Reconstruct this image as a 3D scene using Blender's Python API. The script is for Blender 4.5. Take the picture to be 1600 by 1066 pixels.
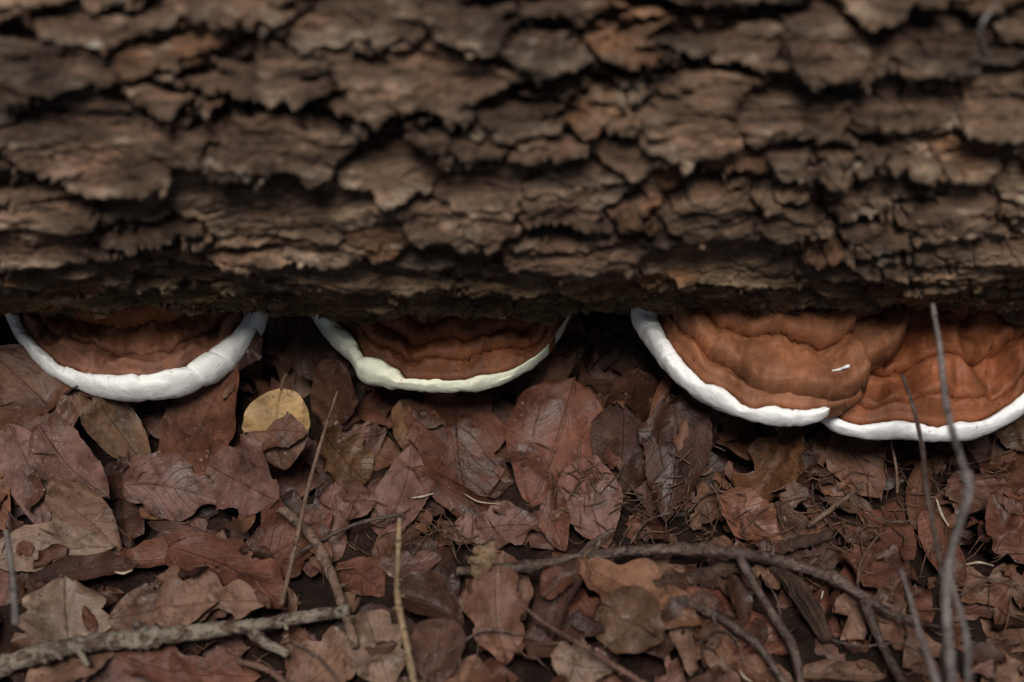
import bpy, math, random
import numpy as np

for o in list(bpy.data.objects):
    bpy.data.objects.remove(o)
scene = bpy.context.scene
col = scene.collection
random.seed(7)
rng = np.random.default_rng(7)

# ------------------------------------------------------------------ camera, sky, sun, exposure
R_LOG, Z_LOG = 0.300, 0.300          # log axis runs along x at y=0
PITCH = math.radians(50.0)
CAM = np.array([0.0, -1.08, 1.084])
FPX = 50.0 / 36.0 * 1600.0
cam_d = bpy.data.cameras.new('camera')
cam_d.lens = 50.0; cam_d.sensor_width = 36.0
cam_d.clip_start = 0.02; cam_d.clip_end = 400.0
cam_d.dof.use_dof = True; cam_d.dof.focus_distance = 1.275; cam_d.dof.aperture_fstop = 1.9
cam = bpy.data.objects.new('camera', cam_d); col.objects.link(cam)
cam.location = CAM; cam.rotation_euler = (math.pi / 2 - PITCH, 0, 0)
scene.camera = cam

SUN_EL, SUN_AZ = math.radians(73), math.radians(188)   # azimuth clockwise from +y
w = bpy.data.worlds.new('World'); scene.world = w; w.use_nodes = True
wn = w.node_tree; wn.nodes.clear()
sky = wn.nodes.new('ShaderNodeTexSky'); sky.sky_type = 'NISHITA'; sky.sun_disc = False
sky.sun_elevation = SUN_EL; sky.sun_rotation = SUN_AZ
sky.air_density = 1.0; sky.dust_density = 3.0; sky.ozone_density = 1.0
bg = wn.nodes.new('ShaderNodeBackground'); bg.inputs['Strength'].default_value = 0.065
wo = wn.nodes.new('ShaderNodeOutputWorld')
wn.links.new(sky.outputs[0], bg.inputs[0]); wn.links.new(bg.outputs[0], wo.inputs[0])

sd = bpy.data.lights.new('sun', 'SUN'); sd.energy = 1.8; sd.angle = math.radians(22); sd.color = (1.0, 0.97, 0.93)
so = bpy.data.objects.new('sun', sd); col.objects.link(so)
so.rotation_euler = (math.pi / 2 - SUN_EL, 0, math.pi - SUN_AZ)
vs = scene.view_settings
vs.view_transform = 'Standard'; vs.look = 'None'; vs.gamma = 1.0; vs.use_curve_mapping = False
vs.exposure = 0.80

# ------------------------------------------------------------------ small maths
CF = np.array([0, math.cos(PITCH), -math.sin(PITCH)]); CU = np.array([0, math.sin(PITCH), math.cos(PITCH)])
def ray(px, py):
    return CF + np.array([(px - 800.0) / FPX, 0, 0]) + CU * ((533.0 - py) / FPX)
def at(px, py, z=0.0):
    """point at height z seen at photo pixel (px, py)"""
    d = ray(px, py); t = (z - CAM[2]) / d[2]
    return CAM + d * t
def on_log(px, py, r=R_LOG):
    """x and arc angle (0 = toward the camera side, positive = downwards) on the log"""
    d = ray(px, py); oy, oz = CAM[1], CAM[2] - Z_LOG
    a = d[1]**2 + d[2]**2; b = oy*d[1] + oz*d[2]; c = oy*oy + oz*oz - r*r
    t = (-b - math.sqrt(max(b*b - a*c, 0.0))) / a
    p = CAM + d*t
    return p[0], math.atan2(-(p[2]-Z_LOG), -p[1])
def _hash(ix, iy, seed):
    h = (ix * 374761393 + iy * 668265263 + seed * 974634777) & 0xffffffff
    h = ((h ^ (h >> 13)) * 1274126177) & 0xffffffff
    return (h ^ (h >> 16)) & 0xffff
def perlin(x, y, seed=0):
    x = np.asarray(x, dtype=np.float64); y = np.asarray(y, dtype=np.float64)
    xi = np.floor(x).astype(np.int64); yi = np.floor(y).astype(np.int64)
    xf = x - xi; yf = y - yi
    u = xf*xf*xf*(xf*(xf*6-15)+10); v = yf*yf*yf*(yf*(yf*6-15)+10)
    def g(dx, dy):
        a = _hash(xi+dx, yi+dy, seed) * (2*math.pi/65536.0)
        return np.cos(a)*(xf-dx) + np.sin(a)*(yf-dy)
    return 1.45*((g(0,0)*(1-u)+g(1,0)*u)*(1-v) + (g(0,1)*(1-u)+g(1,1)*u)*v)
def fbm(x, y, octv=4, seed=0, gain=0.5):
    s = 0; a = 1.0; f = 1.0
    for k in range(octv):
        s = s + a*perlin(np.asarray(x)*f, np.asarray(y)*f, seed+k*17); a *= gain; f *= 2.03
    return s
def sstep(x, a=0.0, b=1.0):
    t = np.clip((x-a)/(b-a), 0, 1); return t*t*(3-2*t)
def smooth_curve(pts, n):
    """Catmull-Rom through pts, n samples evenly spaced along the arc"""
    P = np.array(pts, dtype=float); Q = np.vstack([2*P[0]-P[1], P, 2*P[-1]-P[-2]])
    out = []
    for i in range(1, len(Q)-2):
        for t in np.linspace(0, 1, 24, endpoint=False):
            out.append(0.5*((2*Q[i]) + (Q[i+1]-Q[i-1])*t + (2*Q[i-1]-5*Q[i]+4*Q[i+1]-Q[i+2])*t*t
                            + (3*Q[i]-Q[i-1]-3*Q[i+1]+Q[i+2])*t**3))
    out.append(P[-1]); out = np.array(out)
    d = np.r_[0, np.cumsum(np.linalg.norm(np.diff(out, axis=0), axis=1))]
    s = np.linspace(0, d[-1], n)
    return np.stack([np.interp(s, d, out[:, k]) for k in range(out.shape[1])], 1)

# ------------------------------------------------------------------ mesh and object helpers
def mesh_from(name, V, F, mat=None, smooth=True, uv=None, colr=None):
    m = bpy.data.meshes.new(name)
    V = np.ascontiguousarray(V, dtype=np.float32); F = np.asarray(F, dtype=np.int32)
    nf, k = F.shape
    m.vertices.add(len(V)); m.vertices.foreach_set('co', V.ravel())
    m.loops.add(nf*k); m.loops.foreach_set('vertex_index', F.ravel())
    m.polygons.add(nf); m.polygons.foreach_set('loop_start', np.arange(0, nf*k, k, dtype=np.int32))
    m.polygons.foreach_set('loop_total', np.full(nf, k, dtype=np.int32))
    if smooth: m.polygons.foreach_set('use_smooth', np.ones(nf, dtype=bool))
    m.update(calc_edges=True)
    if uv is not None:
        l = m.uv_layers.new(name='UVMap')
        l.data.foreach_set('uv', np.asarray(uv, dtype=np.float32)[F.ravel()].ravel())
    if colr is not None:
        a = m.color_attributes.new('Col', 'FLOAT_COLOR', 'POINT')
        c = np.ones((len(V), 4), dtype=np.float32); c[:, :colr.shape[1]] = colr
        a.data.foreach_set('color', c.ravel())
    if mat: m.materials.append(mat)
    return m
def grid_faces(nu, nv, off=0):
    i = np.arange(nu-1)[:, None]; j = np.arange(nv-1)[None, :]
    a = i*nv + j + off
    return np.stack([a, a+1, a+nv+1, a+nv], -1).reshape(-1, 4)
def link(name, mesh, parent=None, loc=None):
    o = bpy.data.objects.new(name, mesh); col.objects.link(o)
    if loc is not None: o.location = loc
    if parent: o.parent = parent
    return o
def empty(name, loc=(0, 0, 0)):
    o = bpy.data.objects.new(name, None); o.empty_display_size = 0.05; col.objects.link(o); o.location = loc
    return o
def tag(o, label, cat, group=None):
    o['label'] = label; o['category'] = cat
    if group: o['group'] = group
    return o
def local(V, o):
    return V - np.array(o.location)

# ------------------------------------------------------------------ material helpers
class NT:
    def __init__(s, name, rough=0.7, spec=0.3):
        s.m = bpy.data.materials.new(name); s.m.use_nodes = True
        s.t = s.m.node_tree; s.b = s.t.nodes['Principled BSDF']
        s.b.inputs['Roughness'].default_value = rough
        s.b.inputs['Specular IOR Level'].default_value = spec
    def n(s, t, **kw):
        x = s.t.nodes.new(t)
        for k, v in kw.items(): setattr(x, k, v)
        return x
    def l(s, a, b): s.t.links.new(a, b)
    def put(s, v, sock):
        if isinstance(v, (int, float)): sock.default_value = v
        elif isinstance(v, tuple): sock.default_value = v if len(v) == len(sock.default_value) else tuple(v)+(1.0,)
        else: s.l(v, sock)
    def math(s, op, a, b=0.0, clamp=False):
        x = s.n('ShaderNodeMath', operation=op); x.use_clamp = clamp
        s.put(a, x.inputs[0]); s.put(b, x.inputs[1]); return x.outputs[0]
    def mix(s, f, a, b, mode='MIX'):
        x = s.n('ShaderNodeMix', data_type='RGBA', blend_type=mode)
        s.put(f, x.inputs[0]); s.put(a, x.inputs[6]); s.put(b, x.inputs[7]); return x.outputs[2]
    def coord(s, out='Object', scale=(1, 1, 1), loc=(0, 0, 0)):
        c = s.n('ShaderNodeTexCoord'); mp = s.n('ShaderNodeMapping')
        mp.inputs['Scale'].default_value = scale; mp.inputs['Location'].default_value = loc
        s.l(c.outputs[out], mp.inputs[0]); return mp.outputs[0]
    def geo(s, scale=(1, 1, 1)):
        c = s.n('ShaderNodeNewGeometry'); mp = s.n('ShaderNodeMapping'); mp.inputs['Scale'].default_value = scale
        s.l(c.outputs['Position'], mp.inputs[0]); return mp.outputs[0]
    def noise(s, vec, scale, detail=4, rough=0.6, dist=0.0):
        x = s.n('ShaderNodeTexNoise'); s.l(vec, x.inputs['Vector']); x.inputs['Scale'].default_value = scale
        x.inputs['Detail'].default_value = detail; x.inputs['Roughness'].default_value = rough
        x.inputs['Distortion'].default_value = dist; return x.outputs[0]
    def ramp(s, f, stops):
        x = s.n('ShaderNodeValToRGB'); e = x.color_ramp.elements
        while len(e) < len(stops): e.new(0.5)
        for el, (p, c) in zip(e, stops):
            el.position = p; el.color = c if len(c) == 4 else tuple(c)+(1,)
        s.put(f, x.inputs[0]); return x.outputs[0]
    def rng(s, f, a, b, c=0.0, d=1.0):
        x = s.n('ShaderNodeMapRange'); x.interpolation_type = 'SMOOTHSTEP'
        s.put(f, x.inputs[0]); x.inputs[1].default_value = a; x.inputs[2].default_value = b
        x.inputs[3].default_value = c; x.inputs[4].default_value = d; return x.outputs[0]
    def bump(s, h, strength=0.5, dist=0.002, prev=None):
        x = s.n('ShaderNodeBump'); x.inputs['Strength'].default_value = strength; x.inputs['Distance'].default_value = dist
        s.l(h, x.inputs['Height'])
        if prev: s.l(prev, x.inputs['Normal'])
        return x.outputs[0]
    def done(s, color, normal=None):
        s.put(color, s.b.inputs['Base Color'])
        if normal: s.l(normal, s.b.inputs['Normal'])
        return s.m
G = lambda v: (v, v, v)

def mat_bark():
    t = NT('rough bark', 0.82, 0.25)
    a = t.n('ShaderNodeAttribute', attribute_name='Col').outputs['Color']
    p = t.geo((0.28, 1, 1))
    n1 = t.noise(p, 72, 6, 0.68, 0.7); n2 = t.noise(t.geo((0.5, 1, 1)), 420, 3, 0.6)
    n3 = t.noise(t.geo((0.7, 1, 1)), 16, 4, 0.6)
    c = t.mix(1.0, a, t.ramp(n1, [(0.28, G(0.38)), (0.5, G(0.90)), (0.70, G(2.25))]), 'MULTIPLY')
    c = t.mix(1.0, c, t.ramp(n3, [(0.35, G(0.58)), (0.65, G(1.38))]), 'MULTIPLY')
    c = t.mix(1.0, c, t.ramp(n2, [(0.3, G(0.58)), (0.7, G(1.05))]), 'MULTIPLY')
    c = t.mix(t.rng(n3, 0.52, 0.72, 0, 0.35), c, (0.16, 0.075, 0.04))
    lich = t.math('MULTIPLY', t.rng(t.noise(t.geo((0.8, 1, 1)), 38, 3, 0.55, 0.4), 0.64, 0.72), t.rng(n1, 0.45, 0.6))
    c = t.mix(t.math('MULTIPLY', lich, 0.7), c, (0.38, 0.36, 0.28))
    b = t.bump(n1, 1.0, 0.006); b = t.bump(n2, 0.7, 0.0016, b)
    return t.done(c, b)
def mat_leaf(name, two_tone=False, attr=False):
    t = NT(name, 0.62, 0.28)
    uv = t.n('ShaderNodeTexCoord').outputs['UV']
    sx = t.n('ShaderNodeSeparateXYZ'); t.l(uv, sx.inputs[0])
    u, v = sx.outputs[0], sx.outputs[1]
    av = t.math('ABSOLUTE', t.math('SUBTRACT', v, 0.5))
    ob = t.n('ShaderNodeObjectInfo')
    seed = t.n('ShaderNodeVectorMath', operation='ADD'); co = t.n('ShaderNodeTexCoord')
    sc = t.n('ShaderNodeVectorMath', operation='SCALE'); sc.inputs['Scale'].default_value = 31.0
    cmb = t.n('ShaderNodeCombineXYZ'); t.l(ob.outputs['Random'], cmb.inputs[0]); t.l(ob.outputs['Random'], cmb.inputs[1])
    t.l(cmb.outputs[0], sc.inputs[0]); t.l(co.outputs['Object'], seed.inputs[0]); t.l(sc.outputs[0], seed.inputs[1])
    vec = seed.outputs[0]
    s = t.math('SUBTRACT', t.math('MULTIPLY', u, 9.0), t.math('MULTIPLY', av, 5.5))
    s = t.math('ADD', s, t.math('MULTIPLY', t.noise(vec, 30, 2), 0.25))
    fr = t.math('ABSOLUTE', t.math('SUBTRACT', t.math('FRACT', s), 0.5))
    vein = t.rng(fr, 0.0, 0.075, 1, 0)
    mid = t.rng(av, 0.008, 0.026, 1, 0)
    vst = t.rng(t.math('FRACT', t.math('MULTIPLY', ob.outputs['Random'], 7.31)), 0.15, 1.0, 0.08, 0.6)
    line = t.math('MAXIMUM', t.math('MULTIPLY', vein, vst), mid)
    n1 = t.noise(vec, 28, 5, 0.6, 0.5); n2 = t.noise(vec, 160, 4, 0.65); n3 = t.noise(vec, 70, 3, 0.5, 1.0)
    base = t.n('ShaderNodeAttribute', attribute_name='Col').outputs['Color'] if attr else ob.outputs['Color']
    if two_tone:
        cut = t.math('ADD', u, t.math('MULTIPLY', t.math('SUBTRACT', n2, 0.5), 0.10))
        base = t.mix(t.rng(cut, 0.48, 0.56), base, (0.11, 0.052, 0.03))  # blade turns brown over its tip half
    c = t.mix(1.0, base, t.ramp(n1, [(0.25, G(0.55)), (0.5, G(1.0)), (0.75, G(1.5))]), 'MULTIPLY')
    c = t.mix(1.0, c, t.ramp(n2, [(0.25, G(0.72)), (0.75, G(1.28))]), 'MULTIPLY')
    c = t.mix(t.rng(n3, 0.56, 0.66, 0, 0.6), c, t.mix(1.0, c, (0.40, 0.36, 0.34), 'MULTIPLY'))
    big = t.noise(vec, 13, 4, 0.6, 1.2)
    c = t.mix(t.rng(big, 0.52, 0.66, 0, 0.75), c, t.mix(1.0, c, (0.52, 0.46, 0.43), 'MULTIPLY'))
    c = t.mix(t.rng(big, 0.46, 0.34, 0, 0.6), c, t.mix(1.0, c, (1.45, 1.55, 1.6), 'MULTIPLY'))
    sp = t.noise(vec, 330, 2, 0.5)
    c = t.mix(t.rng(sp, 0.66, 0.72, 0, 0.8), c, (0.025, 0.014, 0.010))
    mold = t.math('MULTIPLY', t.rng(t.noise(vec, 210, 3, 0.7), 0.60, 0.70), t.rng(t.noise(vec, 19, 2, 0.5), 0.54, 0.64))
    c = t.mix(t.math('MULTIPLY', mold, 0.6), c, (0.36, 0.29, 0.23))
    c = t.mix(t.rng(n3, 0.33, 0.22, 0, 0.4), c, t.mix(1.0, c, (1.7, 1.7, 1.6), 'MULTIPLY'))
    c = t.mix(t.math('MULTIPLY', line, 0.45), c, t.mix(1.0, c, (0.5, 0.45, 0.42), 'MULTIPLY'))
    t.put(t.ramp(n1, [(0.3, G(0.36)), (0.7, G(0.72))]), t.b.inputs['Roughness'])
    b = t.bump(line, 0.6, 0.0012); b = t.bump(n1, 0.7, 0.005, b); b = t.bump(n3, 0.5, 0.002, b); b = t.bump(n2, 0.6, 0.0009, b)
    return t.done(c, b)
def mat_soil():
    t = NT('forest soil', 0.95, 0.1)
    p = t.geo(); n = t.noise(p, 60, 6, 0.7); n2 = t.noise(p, 9, 4); n3 = t.noise(p, 300, 3)
    c = t.ramp(n, [(0.3, (0.007, 0.005, 0.004)), (0.55, (0.020, 0.012, 0.009)), (0.8, (0.055, 0.034, 0.023))])  # soil darkened to stand in for the deep shade between leaves
    vo = t.n('ShaderNodeTexVoronoi'); t.l(p, vo.inputs['Vector']); vo.inputs['Scale'].default_value = 26
    c = t.mix(t.rng(n2, 0.4, 0.62, 0, 0.6), c, t.ramp(t.math('FRACT', t.math('MULTIPLY', vo.outputs['Distance'], 7.0)), [(0.0, (0.022, 0.012, 0.009)), (1.0, (0.06, 0.031, 0.022))]))
    b = t.bump(n, 1.0, 0.01); b = t.bump(n3, 0.7, 0.002, b)
    return t.done(c, b)
def mat_cap(name, stops, warm):
    t = NT(name, 0.6, 0.28)
    uv = t.n('ShaderNodeTexCoord').outputs['UV']; sx = t.n('ShaderNodeSeparateXYZ'); t.l(uv, sx.inputs[0])
    s_, r_ = sx.outputs[0], sx.outputs[1]
    p = t.geo(); n1 = t.noise(p, 24, 5, 0.6, 0.5); n2 = t.noise(p, 130, 4, 0.6)
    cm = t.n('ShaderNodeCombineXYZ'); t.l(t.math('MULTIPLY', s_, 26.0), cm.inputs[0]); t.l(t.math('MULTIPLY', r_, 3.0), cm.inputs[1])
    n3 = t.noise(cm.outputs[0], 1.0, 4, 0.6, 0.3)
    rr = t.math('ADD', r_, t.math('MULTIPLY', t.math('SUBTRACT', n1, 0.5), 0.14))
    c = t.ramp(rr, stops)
    c = t.mix(1.0, c, t.ramp(n1, [(0.3, G(0.72)), (0.7, G(1.28))]), 'MULTIPLY')
    c = t.mix(1.0, c, t.ramp(n3, [(0.3, G(0.80)), (0.7, G(1.18))]), 'MULTIPLY')
    c = t.mix(1.0, c, t.ramp(n2, [(0.25, G(0.84)), (0.75, G(1.14))]), 'MULTIPLY')
    c = t.mix(t.rng(t.noise(p, 60, 2, 0.5, 0.6), 0.68, 0.76, 0, 0.5), c, warm)
    c = t.mix(1.0, c, t.ramp(t.noise(p, 11, 4, 0.6, 0.8), [(0.35, (0.58, 0.52, 0.46)), (0.65, (1.12, 1.02, 0.90))]), 'MULTIPLY')
    cm2 = t.n('ShaderNodeCombineXYZ'); t.l(t.math('MULTIPLY', s_, 7.0), cm2.inputs[0]); t.l(t.math('MULTIPLY', r_, 48.0), cm2.inputs[1])
    n4 = t.noise(cm2.outputs[0], 1.0, 4, 0.65, 0.5)
    c = t.mix(1.0, c, t.ramp(n4, [(0.3, G(0.87)), (0.6, G(1.07))]), 'MULTIPLY')
    n5 = t.noise(p, 420, 3, 0.7)
    c = t.mix(1.0, c, t.ramp(n5, [(0.3, G(0.82)), (0.7, G(1.15))]), 'MULTIPLY')
    c = t.mix(t.rng(t.noise(p, 170, 2, 0.5), 0.70, 0.74, 0, 0.8), c, (0.03, 0.014, 0.008))
    b = t.bump(n1, 0.5, 0.004); b = t.bump(n3, 0.4, 0.003, b); b = t.bump(n4, 0.3, 0.0022, b); b = t.bump(n2, 0.5, 0.001, b); b = t.bump(n5, 0.4, 0.0005, b)
    return t.done(c, b)
def mat_rim(name, tint, stain):
    t = NT(name, 0.75, 0.18)
    p = t.geo(); n = t.noise(p, 55, 4, 0.55); n2 = t.noise(p, 240, 3, 0.6)
    c = t.mix(t.rng(n, 0.35, 0.7), tint, tuple(min(1, x*1.08) for x in tint))
    uv = t.n('ShaderNodeTexCoord').outputs['UV']; sx = t.n('ShaderNodeSeparateXYZ'); t.l(uv, sx.inputs[0])
    # scuffs and the spore-dusted inner lip
    c = t.mix(t.rng(t.math('ADD', sx.outputs[1], t.math('MULTIPLY', t.math('SUBTRACT', n, 0.5), 0.25)), 0.24, 0.06, 0, 0.55), c, (0.62, 0.52, 0.36))
    lip = t.math('MULTIPLY', t.rng(t.math('ADD', sx.outputs[1], t.math('MULTIPLY', t.math('SUBTRACT', n2, 0.5), 0.3)), 0.22, 0.04), t.rng(n, 0.42, 0.6))
    c = t.mix(t.math('MULTIPLY', lip, stain), c, (0.22, 0.10, 0.045))
    c = t.mix(t.rng(t.noise(p, 110, 4, 0.65), 0.63, 0.74, 0, 0.40), c, (0.40, 0.33, 0.23))
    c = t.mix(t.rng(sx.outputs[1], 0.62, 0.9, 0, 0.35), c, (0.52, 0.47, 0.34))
    t.b.inputs['Subsurface Weight'].default_value = 0.12
    t.b.inputs['Subsurface Radius'].default_value = (0.006, 0.005, 0.004)
    n6 = t.noise(p, 620, 3, 0.6)
    c = t.mix(t.rng(t.noise(p, 330, 2, 0.5), 0.70, 0.74, 0, 0.7), c, (0.16, 0.10, 0.06))
    b = t.bump(n, 0.45, 0.004); b = t.bump(n2, 0.4, 0.0009, b); b = t.bump(n6, 0.3, 0.0004, b)
    return t.done(c, b)
def mat_twig(name, ca, cb, cl, lich, rough=0.6, spec=0.3):
    t = NT(name, rough, spec)
    p = t.geo(); n = t.noise(p, 75, 6, 0.7, 0.6); n2 = t.noise(p, 300, 4, 0.7); n3 = t.noise(p, 210, 2, 0.5)
    c = t.mix(t.rng(n2, 0.3, 0.7), ca, cb)
    c = t.mix(t.math('MULTIPLY', t.rng(n, 0.5-lich*0.25, 0.62-lich*0.25), min(1, lich+0.25)), c, cl)
    c = t.mix(t.rng(n3, 0.60, 0.66, 0, 0.8), c, (0.02, 0.015, 0.012))
    c = t.mix(1.0, c, t.ramp(t.noise(p, 28, 4, 0.6), [(0.3, G(0.6)), (0.7, G(1.4))]), 'MULTIPLY')
    b = t.bump(n, 0.9, 0.005); b = t.bump(n2, 0.8, 0.0018, b)
    return t.done(c, b)
def mat_flat(name, a, b_, rough=0.7):
    t = NT(name, rough, 0.25); p = t.geo(); n = t.noise(p, 180, 4, 0.6)
    return t.done(t.mix(t.rng(n, 0.3, 0.7), a, b_), t.bump(n, 0.4, 0.001))

M_BARK = mat_bark(); M_LEAF = mat_leaf('dry leaf'); M_LEAF2 = mat_leaf('two tone yellow leaf', True); M_SOIL = mat_soil()
M_WOOD = mat_flat('cut wood', (0.30, 0.19, 0.10), (0.18, 0.11, 0.06))

# ------------------------------------------------------------------ the ground
def ground_h(x, y):
    near = np.exp(-((y+0.25)/1.6)**2 - (x/2.5)**2)
    h = 0.022*fbm(x*6, y*6, 3, 41) + 0.004*fbm(x*40, y*40, 3, 43)
    h = h + 0.018*sstep(-y, 0.30, 0.55)*(0.6+0.4*np.sin(x*9+1))    # litter banks up a little toward the front
    far = 0.35*fbm(x*0.15, y*0.15, 3, 47)*sstep(np.hypot(x, y), 2.5, 12)
    return h*(0.3+0.7*near) - 0.012 + far
gs = np.linspace(-1, 1, 460)
gx = 1.1*gs + 58*np.sign(gs)*np.abs(gs)**7
gy = gx - 0.25
X, Y = np.meshgrid(gx, gy, indexing='ij')
V = np.stack([X, Y, ground_h(X, Y)], -1).reshape(-1, 3)
ground = link('ground', mesh_from('ground', V, grid_faces(460, 460)[:, ::-1], M_SOIL)); ground['kind'] = 'structure'

# ------------------------------------------------------------------ the fallen log: bark height field cut into plates
PL = [  # traced plates: cx, cy, half width, half height (photo pixels), tone
 (150,205,165,55,0),(425,212,110,40,0),(650,120,140,62,1),(640,252,105,36,2),(445,320,135,55,3),(55,330,85,55,1),(172,308,65,28,1),
 (395,100,110,44,0),(60,90,100,40,0),(275,70,85,32,4),(150,20,105,28,1),(390,2,80,25,0),(580,25,110,35,0),(682,318,45,28,1),
 (775,295,70,40,1),(190,388,115,28,0),(415,402,80,26,0),(560,395,85,28,0),(715,385,85,34,0),(845,165,80,44,1),(825,80,60,45,0),
 (990,60,50,48,4),(905,160,40,36,4),(1085,180,85,54,2),(1245,178,95,40,1),(1130,68,72,36,1),(1300,55,90,40,0),(1460,62,95,45,1),
 (1430,175,80,38,1),(1555,170,60,45,2),(1240,246,40,30,1),(1303,242,36,30,2),(1360,240,24,30,1),(1405,240,26,30,2),(1450,234,28,28,3),
 (1520,228,55,30,4),(1572,285,46,38,5),(1112,312,80,36,2),(1235,328,58,36,2),(1370,308,70,34,1),(1480,330,70,34,1),(1125,396,80,24,5),
 (1350,402,88,26,1),(1535,385,80,34,2),(885,290,100,40,1),(1015,300,40,36,4),(905,372,88,28,0),(1000,222,60,30,1),(740,25,70,35,0),
 (880,25,70,30,0),(300,420,60,18,0),(60,420,80,22,0),(650,440,80,18,0),(1010,425,70,16,0),(1240,430,80,18,0),(1480,435,80,16,0),(850,430,80,18,0),
]
TONES = np.array([(0.100,0.068,0.050),(0.135,0.092,0.067),(0.170,0.118,0.084),(0.225,0.165,0.122),(0.175,0.098,0.056),(0.28,0.195,0.135)])
def make_seeds():
    S = []
    for cx, cy, a, b, t in PL:
        if cy > 375 and t < 5 and cx < 1500: continue
        x, p = on_log(cx, cy); x1, _ = on_log(cx+a, cy)
        _, p0 = on_log(cx, cy-b); _, p1 = on_log(cx, min(cy+b, 488))
        S.append((x, p*R_LOG, abs(x1-x), max(0.5*abs(p1-p0)*R_LOG, 0.010), t))
    tries = 0
    r = random.Random(3)
    while tries < 16000:
        tries += 1
        x = r.uniform(-1.25, 1.25); v = r.uniform(-0.62, 0.36)
        a = r.uniform(0.025, 0.075); b = a*r.uniform(0.32, 0.55)
        if x > 0.1: a *= 0.75
        lowk = min(max((v-0.015)/0.07, 0), 1)
        a *= 1-0.42*lowk; b *= 1-0.62*lowk
        if all(((x-s[0])/(s[2]+a))**2 + ((v-s[1])/(s[3]+b))**2 > 0.80 for s in S):
            S.append((x, v, a, b, r.choice([0, 0, 0, 1, 1, 1, 2, 4])))
    return np.array(S)
SEEDS = make_seeds()
PH = rng.uniform(0.0, 1.0, len(SEEDS))
def bark_field(x, v):
    """displacement, downward slip, plate id, distance to the plate's border, colour"""
    wx = x + 0.020*fbm(x*9, v*18, 3, 5) + 0.0035*fbm(x*70, v*90, 2, 6)
    wv = v + 0.012*fbm(x*9, v*18, 3, 8) + 0.0045*fbm(x*48, v*60, 3, 9)
    f1 = np.full(x.shape, 9e9, np.float32); f2 = f1.copy(); idx = np.zeros(x.shape, np.int32)
    wxf = wx.astype(np.float32); wvf = wv.astype(np.float32)
    xr = x[:, 0]
    for i, (sx, sv, a, b, _) in enumerate(SEEDS):
        lo = np.searchsorted(xr, sx-4*a-0.06); hi = np.searchsorted(xr, sx+4*a+0.06)
        if hi <= lo: continue
        sl = slice(lo, hi)
        # super-elliptic distance: boxier plates than plain cells
        d = np.sqrt(((wxf[sl]-np.float32(sx))/np.float32(a))**2 + ((wvf[sl]-np.float32(sv))/np.float32(b))**2)
        m = d < f1[sl]
        f2[sl] = np.where(m, f1[sl], np.minimum(f2[sl], d)); f1[sl] = np.where(m, d, f1[sl]); idx[sl] = np.where(m, i, idx[sl])
    g = np.minimum(f2, 20) - f1
    dx = x[1, 0]-x[0, 0]; dv = v[0, 1]-v[0, 0]
    gx_, gv_ = np.gradient(g, dx, dv)
    for _ in range(2):
        gx_[1:-1, 1:-1] = (gx_[:-2, 1:-1]+gx_[2:, 1:-1]+gx_[1:-1, :-2]+gx_[1:-1, 2:])/4
        gv_[1:-1, 1:-1] = (gv_[:-2, 1:-1]+gv_[2:, 1:-1]+gv_[1:-1, :-2]+gv_[1:-1, 2:])/4
    gm = np.hypot(gx_, gv_)+1e-3
    dist = g/np.maximum(gm, 6.0)
    low = np.clip(-gv_/gm, -1, 1)                   # +1 on the lower lip of a plate, -1 on its upper edge
    lng = np.abs(low)
    s = SEEDS[idx]
    rv = np.clip((wv - s[..., 1])/s[..., 3], -1.6, 1.6)
    open_ = sstep(fbm(x*5, v*13, 3, 12), -0.45, 0.6)
    wcr = (0.0010 + 0.0085*open_)*(0.22+0.78*lng)*(1-0.62*sstep(v, 0.01, 0.11))
    fall = np.where(low > 0, 0.0024, 0.0026+(0.005+0.017*open_)*lng*(1-0.7*sstep(v, 0.01, 0.11)))
    e = sstep((dist-wcr)/fall)
    amp = (0.14+0.86*lng**1.5)*(0.32+0.68*open_)
    e = 1-(1-e)*np.clip(amp*1.15, 0, 1)
    frag = sstep(x, -0.05, 0.25)
    # flaky layers and small transverse breaks
    q = fbm(x*9+3, v*52, 4, 15)*0.5+0.5
    terr = (np.floor(q*5) + sstep((q*5) % 1.0, 0.62, 0.98))/5
    q2 = fbm(x*30+9, v*110, 3, 18)*0.5+0.5
    terr2 = (np.floor(q2*4) + sstep((q2*4) % 1.0, 0.5, 0.95))/4
    cr = np.abs(fbm(x*30+5, v*34, 2, 21)); crack = (1-sstep(cr, 0.0, 0.09))*(0.25+0.75*frag)*sstep(fbm(x*9, v*9, 2, 24), -0.3, 0.3)
    fine = fbm(x*150, v*380, 3, 27)
    bot = sstep(v, -0.02, 0.10)                      # thinner bark low on the log
    h = e*(0.016 + 0.014*PH[idx] + 0.0095*rv)*(1-0.48*bot) + e*(0.0105*(terr-0.5) + 0.0042*(terr2-0.5) - 0.0060*crack + 0.005*fbm(x*8+7, v*24, 3, 51)*(1-0.6*bot)) + 0.0012*fine
    h = h + (1-e)*(0.004*fbm(x*30, v*90, 3, 30)) - 0.018 + 0.006*bot + 0.006*fbm(x*3, v*3, 2, 33)
    h = 0.003+1.13*h-0.006*sstep(v, 0.07, 0.17)
    slip = e*np.clip(low, 0, 1)*0.0075*np.exp(-np.maximum(dist-wcr, 0)/0.010)*(1-0.5*bot)
    # pigment: plate tone, orange where young bark is bared, pale raised flakes and lower lips, greenish low down
    c = TONES[s[..., 4].astype(int)]*(1.0+0.45*PH[idx][..., None])*np.array([0.76, 0.68, 0.59])
    inner = np.array([0.075, 0.043, 0.029])
    k = (1-e)[..., None]; c = c*(1-k)+inner*k
    bare = (sstep(1-terr, 0.55, 0.85)*0.45*e)[..., None]; c = c*(1-bare)+np.array([0.17, 0.095, 0.06])*bare
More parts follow.
